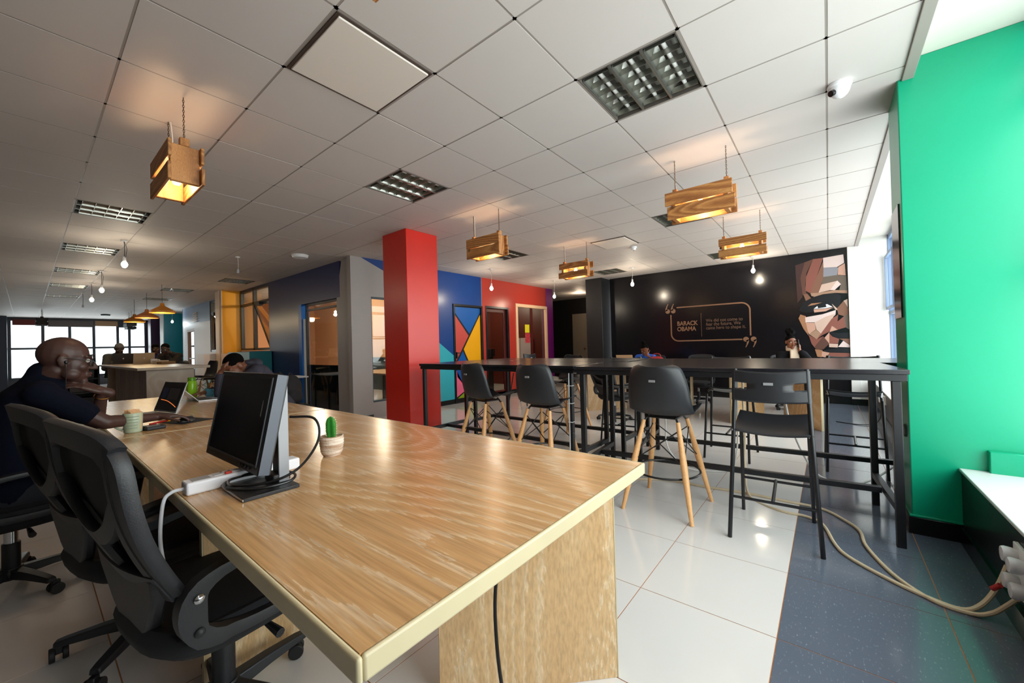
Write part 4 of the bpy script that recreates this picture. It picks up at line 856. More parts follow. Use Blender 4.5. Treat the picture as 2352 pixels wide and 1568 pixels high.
navyc = M('navy_cotton', (9, 12, 26), .9, spec=.12, bump=.5, bscale=16); hoodc = M('grey_marl_cotton', (62, 60, 70), .9, spec=.12, bump=.5, bscale=14); dkc = M('dark_denim', (22, 24, 32), .9, bump=.4, bscale=18)
# --- man in navy polo at the near desk, right forearm on the desk, chin on left hand
skA = skinm('skin_deep_brown', (70, 46, 40))
def W2L(loc, rz, p):
    d = Vector(p)-Vector(loc); c, s = math.cos(-rz), math.sin(-rz); return Vector((d.x*c-d.y*s, d.x*s+d.y*c, d.z))
lA = (-3.48, -.06, 0); L = lambda *p: W2L(lA, 0, p)
pa, hx, res, nb = person('bald man in navy polo and glasses at the near desk, chin on hand', lA, 0, dict(
    skin=skA, top=navyc, trs=dkc, s=1.06, vox=.0058, tvox=.009, sm=5, lean=.17, hip=.52, tl=1.15, head=L(-3.44, .145, 1.228), hrot=(-.16, 0, -.06), hs=1.02, sleeve=.72, collar=1, fat=1.06, hds=1.02, slump=.02,
    brow=M('dark_brow', (24, 16, 14), .8),
    r=dict(w=L(-3.40, .52, .845), d=(.0, 1, -.08), n=(0, .1, 1), curl=.28, hint=(.7, -.1, -.6), side=1), l=dict(e=L(-3.55, .27, .835), w=L(-3.44, .290, 1.025), d=(.10, -.80, .42), n=(.45, .35, .8), curl=.26, spread=.16, side=1)))
gm = M('dark_spectacle_frame', (18, 18, 22), .3); sp_ = MB()
for k in (-1, 1): sp_.tube([hx(k*.036+.026*math.cos(a), .110-.012*abs(k*.036+.026*math.cos(a))/.06, .004+.021*math.sin(a)) for a in [2*PI*i/16 for i in range(16)]], .0022, 6, smooth=False, closed=True); sp_.tube([hx(k*.062, .098, .010), hx(k*.078, .06, .012), hx(k*.086, .0, .012), hx(k*.086, -.02, -.004)], .0024, 6)
sp_.cyl(hx(-.010, .112, .008), hx(.010, .112, .008), .002, n=6); sp_.build('glasses', gm, pa)
lm = MB()
for k in (-1, 1): lm.prism([hx(k*.036+.025*math.cos(a), .109-.012*abs(k*.036+.025*math.cos(a))/.06, .004+.020*math.sin(a)) for a in [2*PI*i/16 for i in range(16)]], (0, .0008, 0))
lm.build('lens', glass('spectacle_lens', (240, 244, 246)), pa, smooth=False, fix=True)
S, E, Wr = res['l']; d = (Wr-E).normalized(); x = d.orthogonal().normalized(); y = d.cross(x)
MB().tube([Wr-d*.025+x*.033*math.cos(a)+y*.033*math.sin(a) for a in [2*PI*i/20 for i in range(20)]], .0024, 6, smooth=False, closed=True).build('bracelet', M('gold_bracelet', (206, 150, 70), .3, 1.), pa)
MB().tube([hx(.086, .0, -.012), hx(.088, .008, -.03), hx(.075, .02, -.12), hx(.06, .03, -.2)], .0016, 6).build('earphone_wire', gm, pa); e = MB(); e.ell(hx(.088, .004, -.008), .006, .008, .010); e.build('earphone', gm, pa)
# --- man in grey hoodie holding his bowed head
lB = (-5.02, 1.88, 0); L2_ = lambda *p: W2L(lB, PI, p)
pb, hxb, rb, nbb = person('man in a grey hoodie bowing over his laptop, hand on his head', lB, PI, dict(
    skin=skinm('skin_warm_brown', (112, 68, 48)), top=hoodc, trs=dkc, s=1.02, vox=.009, lean=.53, hip=.57, tl=1.2, head=L2_(-4.98, 1.42, 1.09), hrot=(-.85, .10, .15), hs=1.06, sleeve=1.8, hood=1, hair='short', topname='hoodie', inf=.014,
    brow=M('dark_brow', (24, 16, 14), .8), lips=M('lips_brown2', (120, 66, 56), .4),
    l=dict(e=L2_(-4.93, 1.27, .825), w=L2_(-4.95, 1.275, 1.03), d=(-.05, -.45, 1), n=(-.1, 1, .4), curl=.34, side=1), r=dict(e=L2_(-5.24, 1.45, .825), w=L2_(-5.20, 1.22, .83), d=(.0, 1, -.1), n=(0, 0, 1), curl=.3, hint=(.5, -.2, -.8))))
# --- three people behind the far counter
skC = skinm('skin_dark', (60, 42, 36)); greyj = M('olive_grey_jacket', (74, 74, 70), .9, bump=.4, bscale=14); purp = M('violet_blue_cotton', (60, 60, 128), .9); blk = M('black_cotton', (16, 15, 18), .9, bump=.4, bscale=14)
st = dict(trs=dkc, vox=.013, tvox=.015, hip=.80, footr=(.13, .40, .34), footl=(-.13, .40, .34))
def far(label, loc, rz, **k):
    d = dict(st); d.update(k); d.setdefault('r', dict(w=(.10, .46, 1.09), d=(-.3, 1, 0), n=(0, 0, 1))); d.setdefault('l', dict(w=(-.10, .46, 1.09), d=(.3, 1, 0), n=(0, 0, 1))); return person(label, loc, rz, d)
far('person in an olive grey jacket at the far counter, head lowered over a laptop', (-13.5, 1.40, 0), -PI/2, skin=skC, top=greyj, sleeve=1.85, lean=.35, hrot=(-.6, 0, 0), hair='short', hairm=M('greying_hair', (96, 92, 90), .9), s=1.02, inf=.02, head=(0, .36, 1.40))
far('person in a violet top half hidden behind the pale laptop at the far counter', (-13.5, 2.05, 0), -PI/2, skin=skC, top=purp, sleeve=.8, lean=.3, hrot=(-.35, 0, 0), hair='short', s=.95, head=(0, .30, 1.38))
far('person in black leaning sideways on the far counter', (-12.4, 2.32, 0), -PI/2-.75, skin=skC, top=blk, sleeve=1.8, lean=.45, hrot=(-.3, 0, .2), hair='short', s=1.02, inf=.016, r=dict(w=(.12, .52, 1.10), d=(-.2, 1, 0), n=(0, 0, 1)), l=dict(w=(-.02, .35, 1.2), d=(.1, -.2, 1), n=(0, 1, 0), hint=(-.6, .4, -.8)), head=(-.02, .42, 1.36))
for x_, y_ in ((-13.5, 1.40), (-13.5, 2.05), (-12.4, 2.32)): dup(s1, (x_, y_, 0), PI/2, 'black shell stool under the person %s' % {1.40: 'in the olive grey jacket', 2.05: 'in the violet top', 2.32: 'in black at the far counter'}[y_], 'stools at the far counter')
# --- women at the far desk below the mural
skD = skinm('skin_brown_light', (124, 78, 58))
lD = (-.52, 8.28, 0); r = PI+.35
pd, hxd, rd, nd = person('woman with a black hair puff and pale scarf talking on a mobile phone', lD, r, dict(skin=skD, top=M('black_jacket', (16, 16, 20), .9, spec=.15, bump=.3, bscale=14), trs=dkc, s=.96, vox=.008, lean=.10, hip=.53, sw=.172, head=W2L(lD, r, (-.50, 8.14, 1.165)), hrot=(-.12, 0, .10), hair='puff', sleeve=1.85, inf=.016, topname='jacket',
    brow=M('dark_brow', (24, 16, 14), .8), lips=M('lips_brown2', (120, 66, 56), .4), hs=.96,
    l=dict(w=W2L(lD, r, (-.375, 8.10, 1.02)), d=(-.05, -.15, 1), n=(-.9, .5, 0), curl=.5, hint=(-.6, .5, -1), side=1), r=dict(w=(.12, .36, .80), d=(-.3, 1, 0), n=(0, 0, 1))))
sc = MB()
for k in range(5): sc.tube([nd+Vector((-.085+.01*k, .03, .02+.012*k)), nd+Vector((-.05, .085, .03+.015*k)), nd+Vector((.03, .09, .028+.016*k)), nd+Vector((.09, .03, .03+.012*k))], .024, 8)
for k in range(4): sc.tube([nd+Vector((-.05+.03*k, .095, .03)), nd+Vector((-.045+.032*k, .13, -.06)), nd+Vector((-.05+.035*k, .135, -.16))], .020, 8)
organic(sc, 'scarf', M('cream_knit_scarf', (196, 176, 156), .9, bump=.6, bscale=60), pd, .009, 3)
ph = tag(MB().box(-.034, -.005, -.07, .034, .005, .07).build('mobile_phone', M('phone_dark', (24, 24, 28), .2), None, bevel=.004), 'dark mobile phone held to the ear of the woman with the puff', 'phone'); ph.location = (-.40, 8.075, 1.145); ph.rotation_euler = (.15, .1, -1.1)
lE = (-2.98, 8.30, 0)
pe, hxe, re_, ne = person('woman in a bright blue top resting her forehead on one hand', lE, PI, dict(skin=skinm('skin_brown_mid', (116, 70, 50)), top=M('bright_blue_cotton', (28, 92, 200), .85, bump=.3, bscale=14), trs=dkc, s=.95, vox=.008, lean=.38, hip=.53, sw=.17, head=W2L(lE, PI, (-2.96, 8.02, 1.075)), hrot=(-.62, 0, .05), hair='bun', sleeve=.6, hs=.96,
    brow=M('dark_brow', (24, 16, 14), .8), l=dict(w=W2L(lE, PI, (-2.86, 7.90, .965)), d=(.30, -.1, 1), n=(-.25, 1, .1), curl=.3, hint=(-.9, .4, -.9), side=1), r=dict(w=W2L(lE, PI, (-3.1, 7.80, .79)), d=(-.2, 1, 0), n=(0, 0, 1))))
# ================================================================== LAMPS
pine = wood('pallet_wood', (178, 118, 62), (126, 72, 32), (204, 150, 88), (1.3, 7, 7), 16., .55, .8, 1.1, .8)
pinev = wood('pallet_wood_block', (186, 124, 66), (140, 84, 40), (206, 150, 92), (7, 7, 1.3), 12., .55, .7, 1., .5)
darkpine = wood('dark_stained_wood', (44, 38, 36), (28, 24, 24), (60, 52, 48), (1.3, 7, 7), 10., .6, .8)
warmb = M('warm_bulb_glow', (255, 214, 150), .3, emit=14., ecol=(255, 206, 140)); coldb = M('white_bulb_glow', (255, 240, 215), .3, emit=40., ecol=(255, 236, 205)); offb = M('unlit_bulb', (200, 196, 188), .2)
cordm = M('white_cord', (206, 196, 184), .5); chainm = M('brass_chain', (92, 64, 36), .4, .9)
def slat_lamp(label, X, Y, gap, power, dark=False, scale=1., lift=0., pairs=(1, 1), grp='wooden slat pendant lamps'):
    t = thing('pendant_lamp', label, 'lamp', (X, Y, H), 0, grp); pw = darkpine if dark else pine; pv = darkpine if dark else pinev
    ztop, zbot = -.310, -.548
    for s in (-1, 1):
        hgt = (ztop-zbot-gap)/2
        for k, z1 in enumerate((ztop, ztop-hgt-gap)):
            dx = random.uniform(-.012, .012); MB().box(-.265+dx, s*.082-.009, z1-hgt, .265+dx, s*.082+.009, z1).build('slat', pw, t, bevel=.003, seg=1, smooth=False)
    for s in (-1, 1):
        MB().box(s*.205-.018, -.0725, zbot+.004, s*.205+.018, .0725, ztop-.006).build('end_block', pv, t, bevel=.003, seg=1, smooth=False)
        MB().box(s*.205-.019, -.024, ztop-.005, s*.205+.019, .024, ztop+.045).build('hanger_block', pv, t, bevel=.003, seg=1, smooth=False)
        ch = MB(); n = 17; L = .31-.045
        for k in range(n):
            z = ztop+.04+L*(k+.5)/n; a = (k % 2)*PI/2; r = .0062; v = Vector((math.cos(a), math.sin(a), 0))
            ch.tube([Vector((s*.205, 0, z))+v*r*math.cos(q)*.7+Vector((0, 0, r*1.55*math.sin(q))) for q in [2*PI*i/8 for i in range(8)]], .0018, 5, smooth=False, closed=True)
        tag(ch.build('chain', chainm, t), None, None, None, 'stuff')
    MB().tube([(-.205, .012, 0), (-.212, .022, -.12), (-.2, .014, -.26), (-.15, .01, -.30), (-.06, .0, -.295), (-.02, 0, -.335)], .0042, 6).build('cord', cordm, t)
    MB().cyl((0, 0, -.40), (0, 0, -.335), .017, .02, n=12).build('socket', WHPL, t)
    b = MB(); b.lathe([(.0, -.50), (.018, -.495), (.029, -.47), (.030, -.45), (.022, -.42), (.014, -.40)], n=14); b.build('bulb', offb if dark else warmb, t)
    if not dark:
        point('slat_lamp_light', (X, Y, H-.525), power*.6, (1, .70, .40), .035); point('slat_lamp_light', (X+.09, Y, H-.44), power*.2, (1, .70, .40), .03); point('slat_lamp_light', (X-.09, Y, H-.44), power*.2, (1, .70, .40), .03)
    return t
slat_lamp('wooden slat pendant lamp hanging over the desk at the left', -3.32, .638, .03, 7)
slat_lamp('wooden slat pendant lamp cut off by the top of the picture', -.80, .60, .03, 7)
slat_lamp('wooden slat pendant lamp next to the red column', -3.19, 3.514, .004, 7)
slat_lamp('small wooden slat pendant lamp farthest back in the middle', -3.17, 5.63, .05, 7)
slat_lamp('wooden slat pendant lamp nearest the green column', -.83, 3.67, .010, 7)
slat_lamp('wooden slat pendant lamp hanging before the quotation mural', -.835, 5.79, .045, 7)
for X, Y, l in ((-20.5, .35, 'dark slat pendant against the left part of the end windows'), (-20.2, 2.45, 'dark slat pendant against the middle of the end windows'), (-22.6, 2.75, 'dark slat pendant behind its twin at the end windows')): slat_lamp(l, X, Y, .03, 0, True, grp='dark slat pendants at the end windows').scale = (1.5, 1.5, 1.)
def bulb(label, X, Y, z, power, lit=True, wire=cordm, loop=False, col=(1, .86, .66)):
    t = thing('bulb_pendant', label, 'lamp', (X, Y, H), 0, 'bare bulbs hanging from the ceiling'); d = z-H
    MB().lathe([(.0, 0), (.035, 0), (.032, -.012), (.0, -.014)], n=14).build('ceiling_rose', WHPL, t, fix=True)
    MB().tube([(0, 0, -.01), (.006, .004, d*.4), (-.005, 0, d*.75), (0, 0, d+.10)], .004, 6).build('cord', wire, t)
    if loop: MB().tube([(0, 0, -.01), (.05, .02, -.12), (.03, .01, d*.7), (0, 0, d+.10)], .003, 6).build('loose_wire', wire, t)
    MB().lathe([(.0, d+.105), (.016, d+.10), (.02, d+.05), (.019, d+.035), (0, d+.034)], n=12).build('socket', WHPL if lit else M('grey_socket', (170, 172, 178), .4), t, fix=True)
    if lit:
        MB().lathe([(.0, d-.055), (.018, d-.05), (.032, d-.028), (.036, d-.005), (.030, d+.015), (.016, d+.035)], n=14).build('bulb', coldb, t, fix=True); point('bulb_light', (X, Y, z-.10), power, col, .05)
    return t
for a in (('bare bulb nearest the viewer in the row down the left side', -7.67, .885, 2.53, 8), ('second bare bulb in the row down the left side', -10.72, .92, 2.50, 7, True, BLACK, True), ('third bare bulb in the row down the left side', -12.66, .93, 2.50, 7, True, BLACK)): bulb(*a[:5], *(a[5:] if len(a) > 5 else (True, BLACK, True)))
bulb('dead bulb socket on a black cord, last of the left row', -14.7, .926, 2.45, 0, False, BLACK)
bulb('empty white socket on a long cord before the navy wall', -7.76, 2.275, 2.55, 0, False)
bulb('bare bulb glowing before the coral wall', -5.52, 6.2, 2.46, 12); bulb('bare bulb by the purple wall end', -5.46, 8.55, 2.47, 12)
bulb('bare bulb at the left of the mural wall', -3.31, 8.35, 2.51, 14); bulb('bare bulb at the right of the mural wall', -1.115, 8.95, 2.58, 14)
bulb('bluish bare bulb shining on the teal column', -18.5, 3.35, 2.42, 10, col=(.8, .95, 1))
yel = M('mustard_enamel', (204, 130, 40), .5); yin = M('shade_inside_yellow', (255, 196, 60), .5, emit=1.2, ecol=(255, 190, 60))
for k, (X, l) in enumerate(((-12.0, 'mustard cone pendant nearest the navy wall'), (-13.85, 'middle mustard cone pendant, paler than the others'), (-15.7, 'mustard cone pendant farthest over the counter'))):
    t = thing('pendant_lamp', l, 'lamp', (X, 2.0, H), 0, 'mustard cone pendants over the counter'); z = -.66
    MB().cyl((0, 0, z+.23), (0, 0, 0), .004, n=6).build('cord', BLACK, t)
    MB().lathe([(.035, z+.23), (.045, z+.17), (.06, z+.155), (.235, z+.045), (.235, z), (.228, z), (.228, z+.04), (.055, z+.145), (.03, z+.16)], n=28).build('lamp_shade', yel if k != 1 else M('ochre_enamel', (190, 118, 66), .5), t, fix=True)
    MB().lathe([(.0, z+.02), (.20, z+.02), (.20, z+.024), (.0, z+.026)], n=24).build('diffuser', yin, t, fix=True); point('cone_lamp_light', (X, 2.0, H+z-.03), 9, (1, .78, .45), .08)
# ceiling devices
t = thing('dome_camera', 'white dome camera on the ceiling beside the green column', 'camera', (.096, 3.287, H))
MB().lathe([(.0, 0), (.062, 0), (.064, -.014), (.06, -.022), (0, -.024)], n=20).build('base', WHPL, t, fix=True); e = MB(); e.ell((0, 0, -.028), .055, .055, .062, 18, 12); e.build('dome', WHPL, t)
MB().cyl((-.030, -.028, -.055), (-.046, -.043, -.066), .019, n=14).build('lens', M('lens_black', (14, 12, 14), .1), t)
t = thing('smoke_detector', 'small white detector on the ceiling in front of the mural', 'detector', (-2.55, 6.527, H)); MB().lathe([(.0, 0), (.055, 0), (.055, -.02), (.04, -.028), (.035, -.055), (0, -.06)], n=18).build('housing', WHPL, t, fix=True); MB().cyl((0, 0, -.061), (0, 0, -.07), .012, n=10).build('sensor', DGREY, t)
t = thing('ceiling_disc', 'round white disc light near the navy wall', 'light', (-6.93, 2.935, H)); MB().lathe([(.0, 0), (.12, 0), (.125, -.02), (.11, -.045), (0, -.05)], n=26).build('cover', WHPL, t, fix=True); MB().lathe([(.126, 0), (.132, 0), (.132, -.012), (.126, -.012)], n=26).build('rim', WHITE, t, fix=True)
t = thing('smoke_detector', 'small dark detector on the ceiling near the end windows', 'detector', (-22.0, 1.98, H)); MB().lathe([(.0, 0), (.14, 0), (.13, -.05), (0, -.06)], n=14).build('housing', DGREY, t, fix=True)
# ================================================================== THINGS ON THE DESKS
t = thing('monitor', 'black desktop monitor on a square stand on the near desk', 'monitor', (-1.665, .52, DZ))
bez = M('monitor_bezel', (22, 22, 24), .4); scr = M('monitor_screen_off', (7, 7, 8), .22, spec=.4)
MB().box(.015, -.10, .0, .235, .068, .012).build('stand_base', M('dark_brushed_plate', (44, 44, 46), .3, .5), t, bevel=.002); MB().box(.015, -.1012, .003, .235, -.0995, .010).build('base_edge', CHROME, t, smooth=False)
MB().box(.092, .035, .012, .152, .060, .36).build('stand_pole', bez, t, bevel=.004); MB().box(.155, .03, .012, .163, .064, .36).build('pole_side', M('silver_plastic', (150, 152, 158), .4), t, bevel=.002); MB().box(.085, .01, .012, .16, .07, .04).build('pole_foot', bez, t, bevel=.006)
hd = MB(); hd.box(-.27, -.012, -.17, .27, .03, .17); ho = hd.build('housing', bez, t, bevel=.003); ho.location = (-.085, -.005, .222); ho.rotation_euler = (-.20, 0, .02)
o = MB().box(-.248, -.0135, -.138, .248, -.0115, .152).build('screen', scr, ho, smooth=False); frame_rect(MB(), 'y', -.013, -.27, .27, -.17, .17, .0, .002) if False else None
MB().box(-.255, -.0165, -.142, -.249, -.0125, .156).box(.249, -.0165, -.142, .255, -.0125, .156).box(-.255, -.0165, -.1445, .255, -.0125, -.139).build('screen_rim', M('bezel_grey', (58, 62, 70), .4), ho, smooth=False)
MB().box(.271, -.010, -.168, .274, .022, .168).build('side_band', M('bezel_blue_grey', (72, 78, 90), .4), ho, smooth=False)
for k in range(4): MB().cyl((.11+.028*k, -.0125, -.155), (.11+.028*k, -.0165, -.155), .004, n=8).build('button', DGREY, ho)
MB().box(.205, -.0142, .02, .208, -.0134, .075).build('painted_glint', M('painted_glint_grey', (150, 146, 138), .5), ho, smooth=False)  # screen glint painted as a thin grey strip
cab = M('black_cable', (12, 12, 13), .35)
c = MB().tube([(-1.60, .545, .83), (-1.66, .47, .80), (-1.63, .425, .799), (-1.55, .415, .799), (-1.47, .47, .80), (-1.45, .56, .803), (-1.50, .60, .81), (-1.60, .58, .806), (-1.655, .50, .803), (-1.62, .435, .808), (-1.53, .43, .81), (-1.46, .52, .815), (-1.44, .60, .85), (-1.44, .66, .93), (-1.47, .66, 1.0), (-1.53, .60, 1.01)], .0045, 8, sub=8)
tag(c.build('monitor_cable', cab), 'black cable looped round the foot of the monitor', 'cable')
# power strip
t = thing('power_strip', 'long white power strip with red switches beside the monitor', 'power strip', (-1.68, .325, DZ), .03); wp = M('strip_white', (226, 226, 232), .3)
MB().box(-.032, 0, 0, .032, .36, .042).build('body', wp, t, bevel=.007, seg=3)
for k in range(3):
    y = .12+.085*k; MB().box(-.024, y-.038, .042, .010, y+.038, .0435).build('outlet_plate', M('strip_plate', (206, 204, 206), .35), t, smooth=False); MB().box(.014, y-.010, .042, .026, y+.010, .050).build('switch', M('red_switch', (206, 52, 28), .3), t, bevel=.002)
    for a, b in ((-.006, .0), (-.016, -.012), (-.016, .012)): MB().cyl((a, y+b, .0436), (a, y+b, .0442), .004, n=8).build('outlet_hole', cab, t)
MB().box(-.025, .02, .042, .022, .07, .0432).build('rating_label', M('label_silver', (150, 150, 152), .4), t, smooth=False)
tag(MB().tube([(-1.682, .328, .80), (-1.69, .295, .795), (-1.70, .275, .76), (-1.71, .27, .62), (-1.70, .30, .50), (-1.62, .40, .44), (-1.55, .6, .40)], .0055, 8).build('strip_cable', wp), 'white cable running from the power strip over the desk edge', 'cable')
# cactus
t = thing('potted_cactus', 'small green paddle cactus in a ribbed pale clay pot', 'plant', (-1.735, .852, DZ))
def clay():
    m = M('ribbed_clay', (214, 196, 178), .75, bump=.3, bscale=90); n = NT(m); b = n.n['Principled BSDF']; tc = n.new('ShaderNodeTexCoord'); mp = n.new('ShaderNodeMapping'); mp.inputs['Scale'].default_value = (9, 9, 150)
    nz = n.new('ShaderNodeTexNoise'); nz.inputs['Scale'].default_value = 1.; n.link(tc.outputs['Object'], mp.inputs[0]); n.link(mp.outputs[0], nz.inputs[0]); cr = n.new('ShaderNodeValToRGB'); cr.color_ramp.elements[0].position = .38; cr.color_ramp.elements[0].color = lin((178, 146, 120)); cr.color_ramp.elements[1].position = .6; cr.color_ramp.elements[1].color = lin((228, 214, 200)); n.link(nz.outputs[0], cr.inputs[0]); n.link(cr.outputs[0], b.inputs['Base Color']); return m
pr = [(.0, .0), (.034, .0), (.042, .012)]+[(.0435+.006*min(1, k/7)+.0016*(k % 2), .016+.006*k) for k in range(11)]+[(.0495, .086), (.046, .088), (.043, .08), (0, .078)]
MB().lathe(pr, n=28).build('pot', clay(), t, fix=True); MB().lathe([(.0, .0795), (.043, .0785), (.043, .074), (0, .074)], n=20).build('soil', M('pale_gravel', (180, 168, 150), .9, var=.4, vscale=260), t, fix=True)
cac = M('cactus_green', (40, 128, 44), .45, var=.12, vscale=40); p = MB()
def cactus_pt(u, v):
    z = .072+.10*v; r = .023*(1-.0*v)*math.sqrt(max(.001, 1-max(0, (v-.55)/.45)**2.4))*(.82+.3*min(1, v*3)); a = 2*PI*u; rr = r*(1+.16*math.cos(4*a)); return Vector((rr*math.cos(a)-.006*v, rr*math.sin(a)*.75, z))
p.grid(cactus_pt, 32, 14); stem = p.build('stem', cac, t, ang=1.5); sp = M('cactus_spine', (214, 206, 150), .6)
for q in range(34):
    u = (q % 4)/4+.0; v = .06+.9*(q//4)/8.5; b_ = cactus_pt(u, v); nrm = Vector((math.cos(2*PI*u), math.sin(2*PI*u), .4)).normalized(); e = MB(); e.cyl(b_, b_+nrm*.0075, .0012, .0003, n=5); e.cyl(b_, b_+(nrm+Vector((0, 0, .9))).normalized()*.006, .001, .0003, n=5); e.build('spine', sp, stem)
# mug with wooden stirrers
t = thing('mug', 'pale green mug with lettered pattern holding wooden stirrers', 'mug', (-3.30, .405, DZ)); mugm = M('pale_green_glaze', (176, 186, 160), .3, var=.05, vscale=90)
MB().lathe([(.0, .0), (.036, .0), (.042, .006), (.044, .05), (.0455, .117), (.044, .119), (.0405, .117), (.039, .012), (0, .010)], n=32).build('body', mugm, t, fix=True)
MB().tube([(-.005, -.041, .10), (-.012, -.070, .104), (-.014, -.086, .078), (-.010, -.078, .045), (-.004, -.044, .018)], .0062, 8).build('handle', mugm, t)
for k in range(6): MB().box(-.03+.011*k, -.034+.004*k, .02, -.024+.011*k, .02+.003*k, .138-.006*(k % 3)).build('wooden_stirrer', beech, t, smooth=False)
for r in range(5):
    for k in range(9): a = .15+r*.05+k*.2; z = .03+r*.017; MB().box(-.006, -.0007, -.0035, .006, .0007, .0035).build('glaze_mark', M('mug_mark', (150, 164, 140), .4), t, smooth=False).matrix_local = Matrix.Translation((.0448*math.sin(a), -.0448*math.cos(a), z)) @ Matrix.Rotation(a, 4, 'Z')
# stapler-like black box, pen, mouse pad, mouse, spectacles
t = thing('wallet', 'thick black wallet lying beside the mug', 'wallet', (-3.31, .50, DZ), .25); MB().box(-.035, -.05, 0, .035, .05, .024).build('body', M('black_leather', (22, 22, 26), .5, bump=.2, bscale=200), t, bevel=.006); MB().box(-.03, -.045, .0242, .03, .02, .0275).build('card', M('grey_card', (110, 104, 98), .5), t, smooth=False)
t = thing('marker_pen', 'red pen with a yellow end lying behind the wallet', 'pen', (-3.36, .54, DZ+.034), .7); MB().cyl((0, -.075, 0), (0, .05, 0), .0055, n=10).build('barrel', M('red_plastic', (166, 30, 26), .4), t); MB().cyl((0, .05, 0), (0, .068, 0), .009, n=10).build('cap', M('yellow_plastic', (236, 176, 20), .4), t)
tag(MB().box(-.13, -.10, 0, .13, .10, .004).build('mouse_pad', M('black_cloth_pad', (20, 20, 22), .85), None, bevel=.0015), 'thin black mouse pad under the man\'s right hand', 'mouse pad'); bpy.data.objects['mouse_pad'].location = (-3.50, .70, DZ); bpy.data.objects['mouse_pad'].rotation_euler = (0, 0, .35)
t = thing('mouse', 'dark computer mouse under the man\'s right hand', 'mouse', (-3.45, .69, DZ+.005), .2); e = MB(); e.ell((0, 0, .0), .031, .055, .034, 16, 10); e.v = [Vector((v.x, v.y, max(0, v.z))) for v in e.v]; e.build('shell', M('mouse_dark', (30, 28, 30), .35), t); MB().cyl((-.004, .03, .026), (.004, .03, .026), .008, n=10).build('wheel', DGREY, t)
# laptops
alu = M('laptop_aluminium', (178, 178, 180), .3, .9); keym = M('laptop_keys', (18, 18, 20), .5)
def laptop(label, loc, rz, ang, w=.34, d=.235, sc=None, body=alu, lidm=None):
    t = thing('laptop', label, 'laptop', loc, rz, 'open laptops'); b_ = MB().box(-w/2, -d, 0, w/2, 0, .012).build('base', body, t, bevel=.004)
    MB().box(-w/2+.03, -d*.52, .012, w/2-.03, -.02, .0128).build('keyboard', keym, t, smooth=False); MB().box(-.05, -d+.015, .012, .05, -d*.58, .0126).build('trackpad', M('trackpad_grey', (150, 150, 152), .3, .6), t, smooth=False)
    l = MB().box(-w/2, -.004, 0, w/2, .003, d).build('lid', lidm or body, t, bevel=.003); l.location = (0, 0, .012); l.rotation_euler = (-ang, 0, 0)
    MB().box(-w/2+.008, -.0050, .012, w/2-.008, -.0038, d-.008).build('screen', sc or M('laptop_screen_dark', (16, 15, 24), .12, spec=.6), l, smooth=False)
    e = MB(); e.ell((0, .0035, d*.5), .014, .0012, .016, 12, 6); e.build('lid_emblem', M('emblem_grey', (206, 206, 208), .3), l); return t, l
t, l = laptop('laptop of the man in the navy polo, dark screen turned to him', (-4.10, .685, DZ), .2, .34, .36, .245)
MB().tube([(-.12, -.0056, .095), (-.02, -.0056, .088), (.08, -.0056, .066), (.150, -.0056, .045)], .0025, 6).build('screen_line', M('screen_orange', (226, 120, 60), .4, emit=.8), l); MB().box(-.14, -.0056, .11, -.06, -.005, .19).build('screen_window', M('screen_navy', (20, 22, 46), .3, emit=.15), l, smooth=False); MB().box(-.04, -.0056, .10, .12, -.005, .19).build('screen_window', M('screen_brown', (40, 34, 34), .3, emit=.1), l, smooth=False)
laptop('open silver laptop before the man in the grey hoodie, lid towards the viewer', (-4.92, 1.04, DZ), PI, .75, .34, .235)
t = thing('water_bottle', 'bright green water bottle behind the laptops', 'bottle', (-5.35, 1.12, DZ)); gb_ = M('lime_plastic', (138, 196, 30), .25)
MB().lathe([(.0, .0), (.040, .0), (.045, .006), (.045, .16), (.036, .175), (0, .178)], n=24).build('body', gb_, t, fix=True); MB().lathe([(.0, .176), (.034, .176), (.035, .205), (.03, .212), (0, .212)], n=20).build('lid', M('green_lid', (92, 150, 20), .35), t, fix=True)
t = thing('mug', 'light blue cup on the desk beside the green bottle', 'mug', (-5.20, 1.25, DZ)); MB().lathe([(.0, .0), (.035, .0), (.05, .02), (.054, .085), (.051, .085), (.046, .02), (0, .012)], n=24).build('body', M('light_blue_glaze', (92, 168, 200), .3), t, fix=True); MB().tube([(.05, 0, .07), (.085, 0, .065), (.08, 0, .03), (.047, 0, .02)], .006, 8).build('handle', M('light_blue_glaze', (92, 168, 200), .3), t)
for k, (x, y, r) in enumerate(((-5.34, 1.36, .3), (-5.22, 1.40, .9))): tag(MB().box(-.10, -.07, 0, .10, .07, .0025*(k+1)).build('paper', M('paper_white', (222, 218, 216), .7), None, smooth=False), ('white paper sheet beside the light blue cup', 'folded white paper at the desk edge by the hoodie man')[k], 'paper'); o = bpy.data.objects['paper' if k == 0 else 'paper.001']; o.location = (x, y, DZ); o.rotation_euler = (0, 0, r)
tag(MB().tube([(-.80, .985, .735), (-.86, .955, .5), (-.85, .935, .3), (-.80, .92, .12), (-.70, .90, .012), (-.55, .80, .008)], .006, 8).build('desk_cable', cab), 'black cable hanging in front of the near desk leg panel', 'cable')
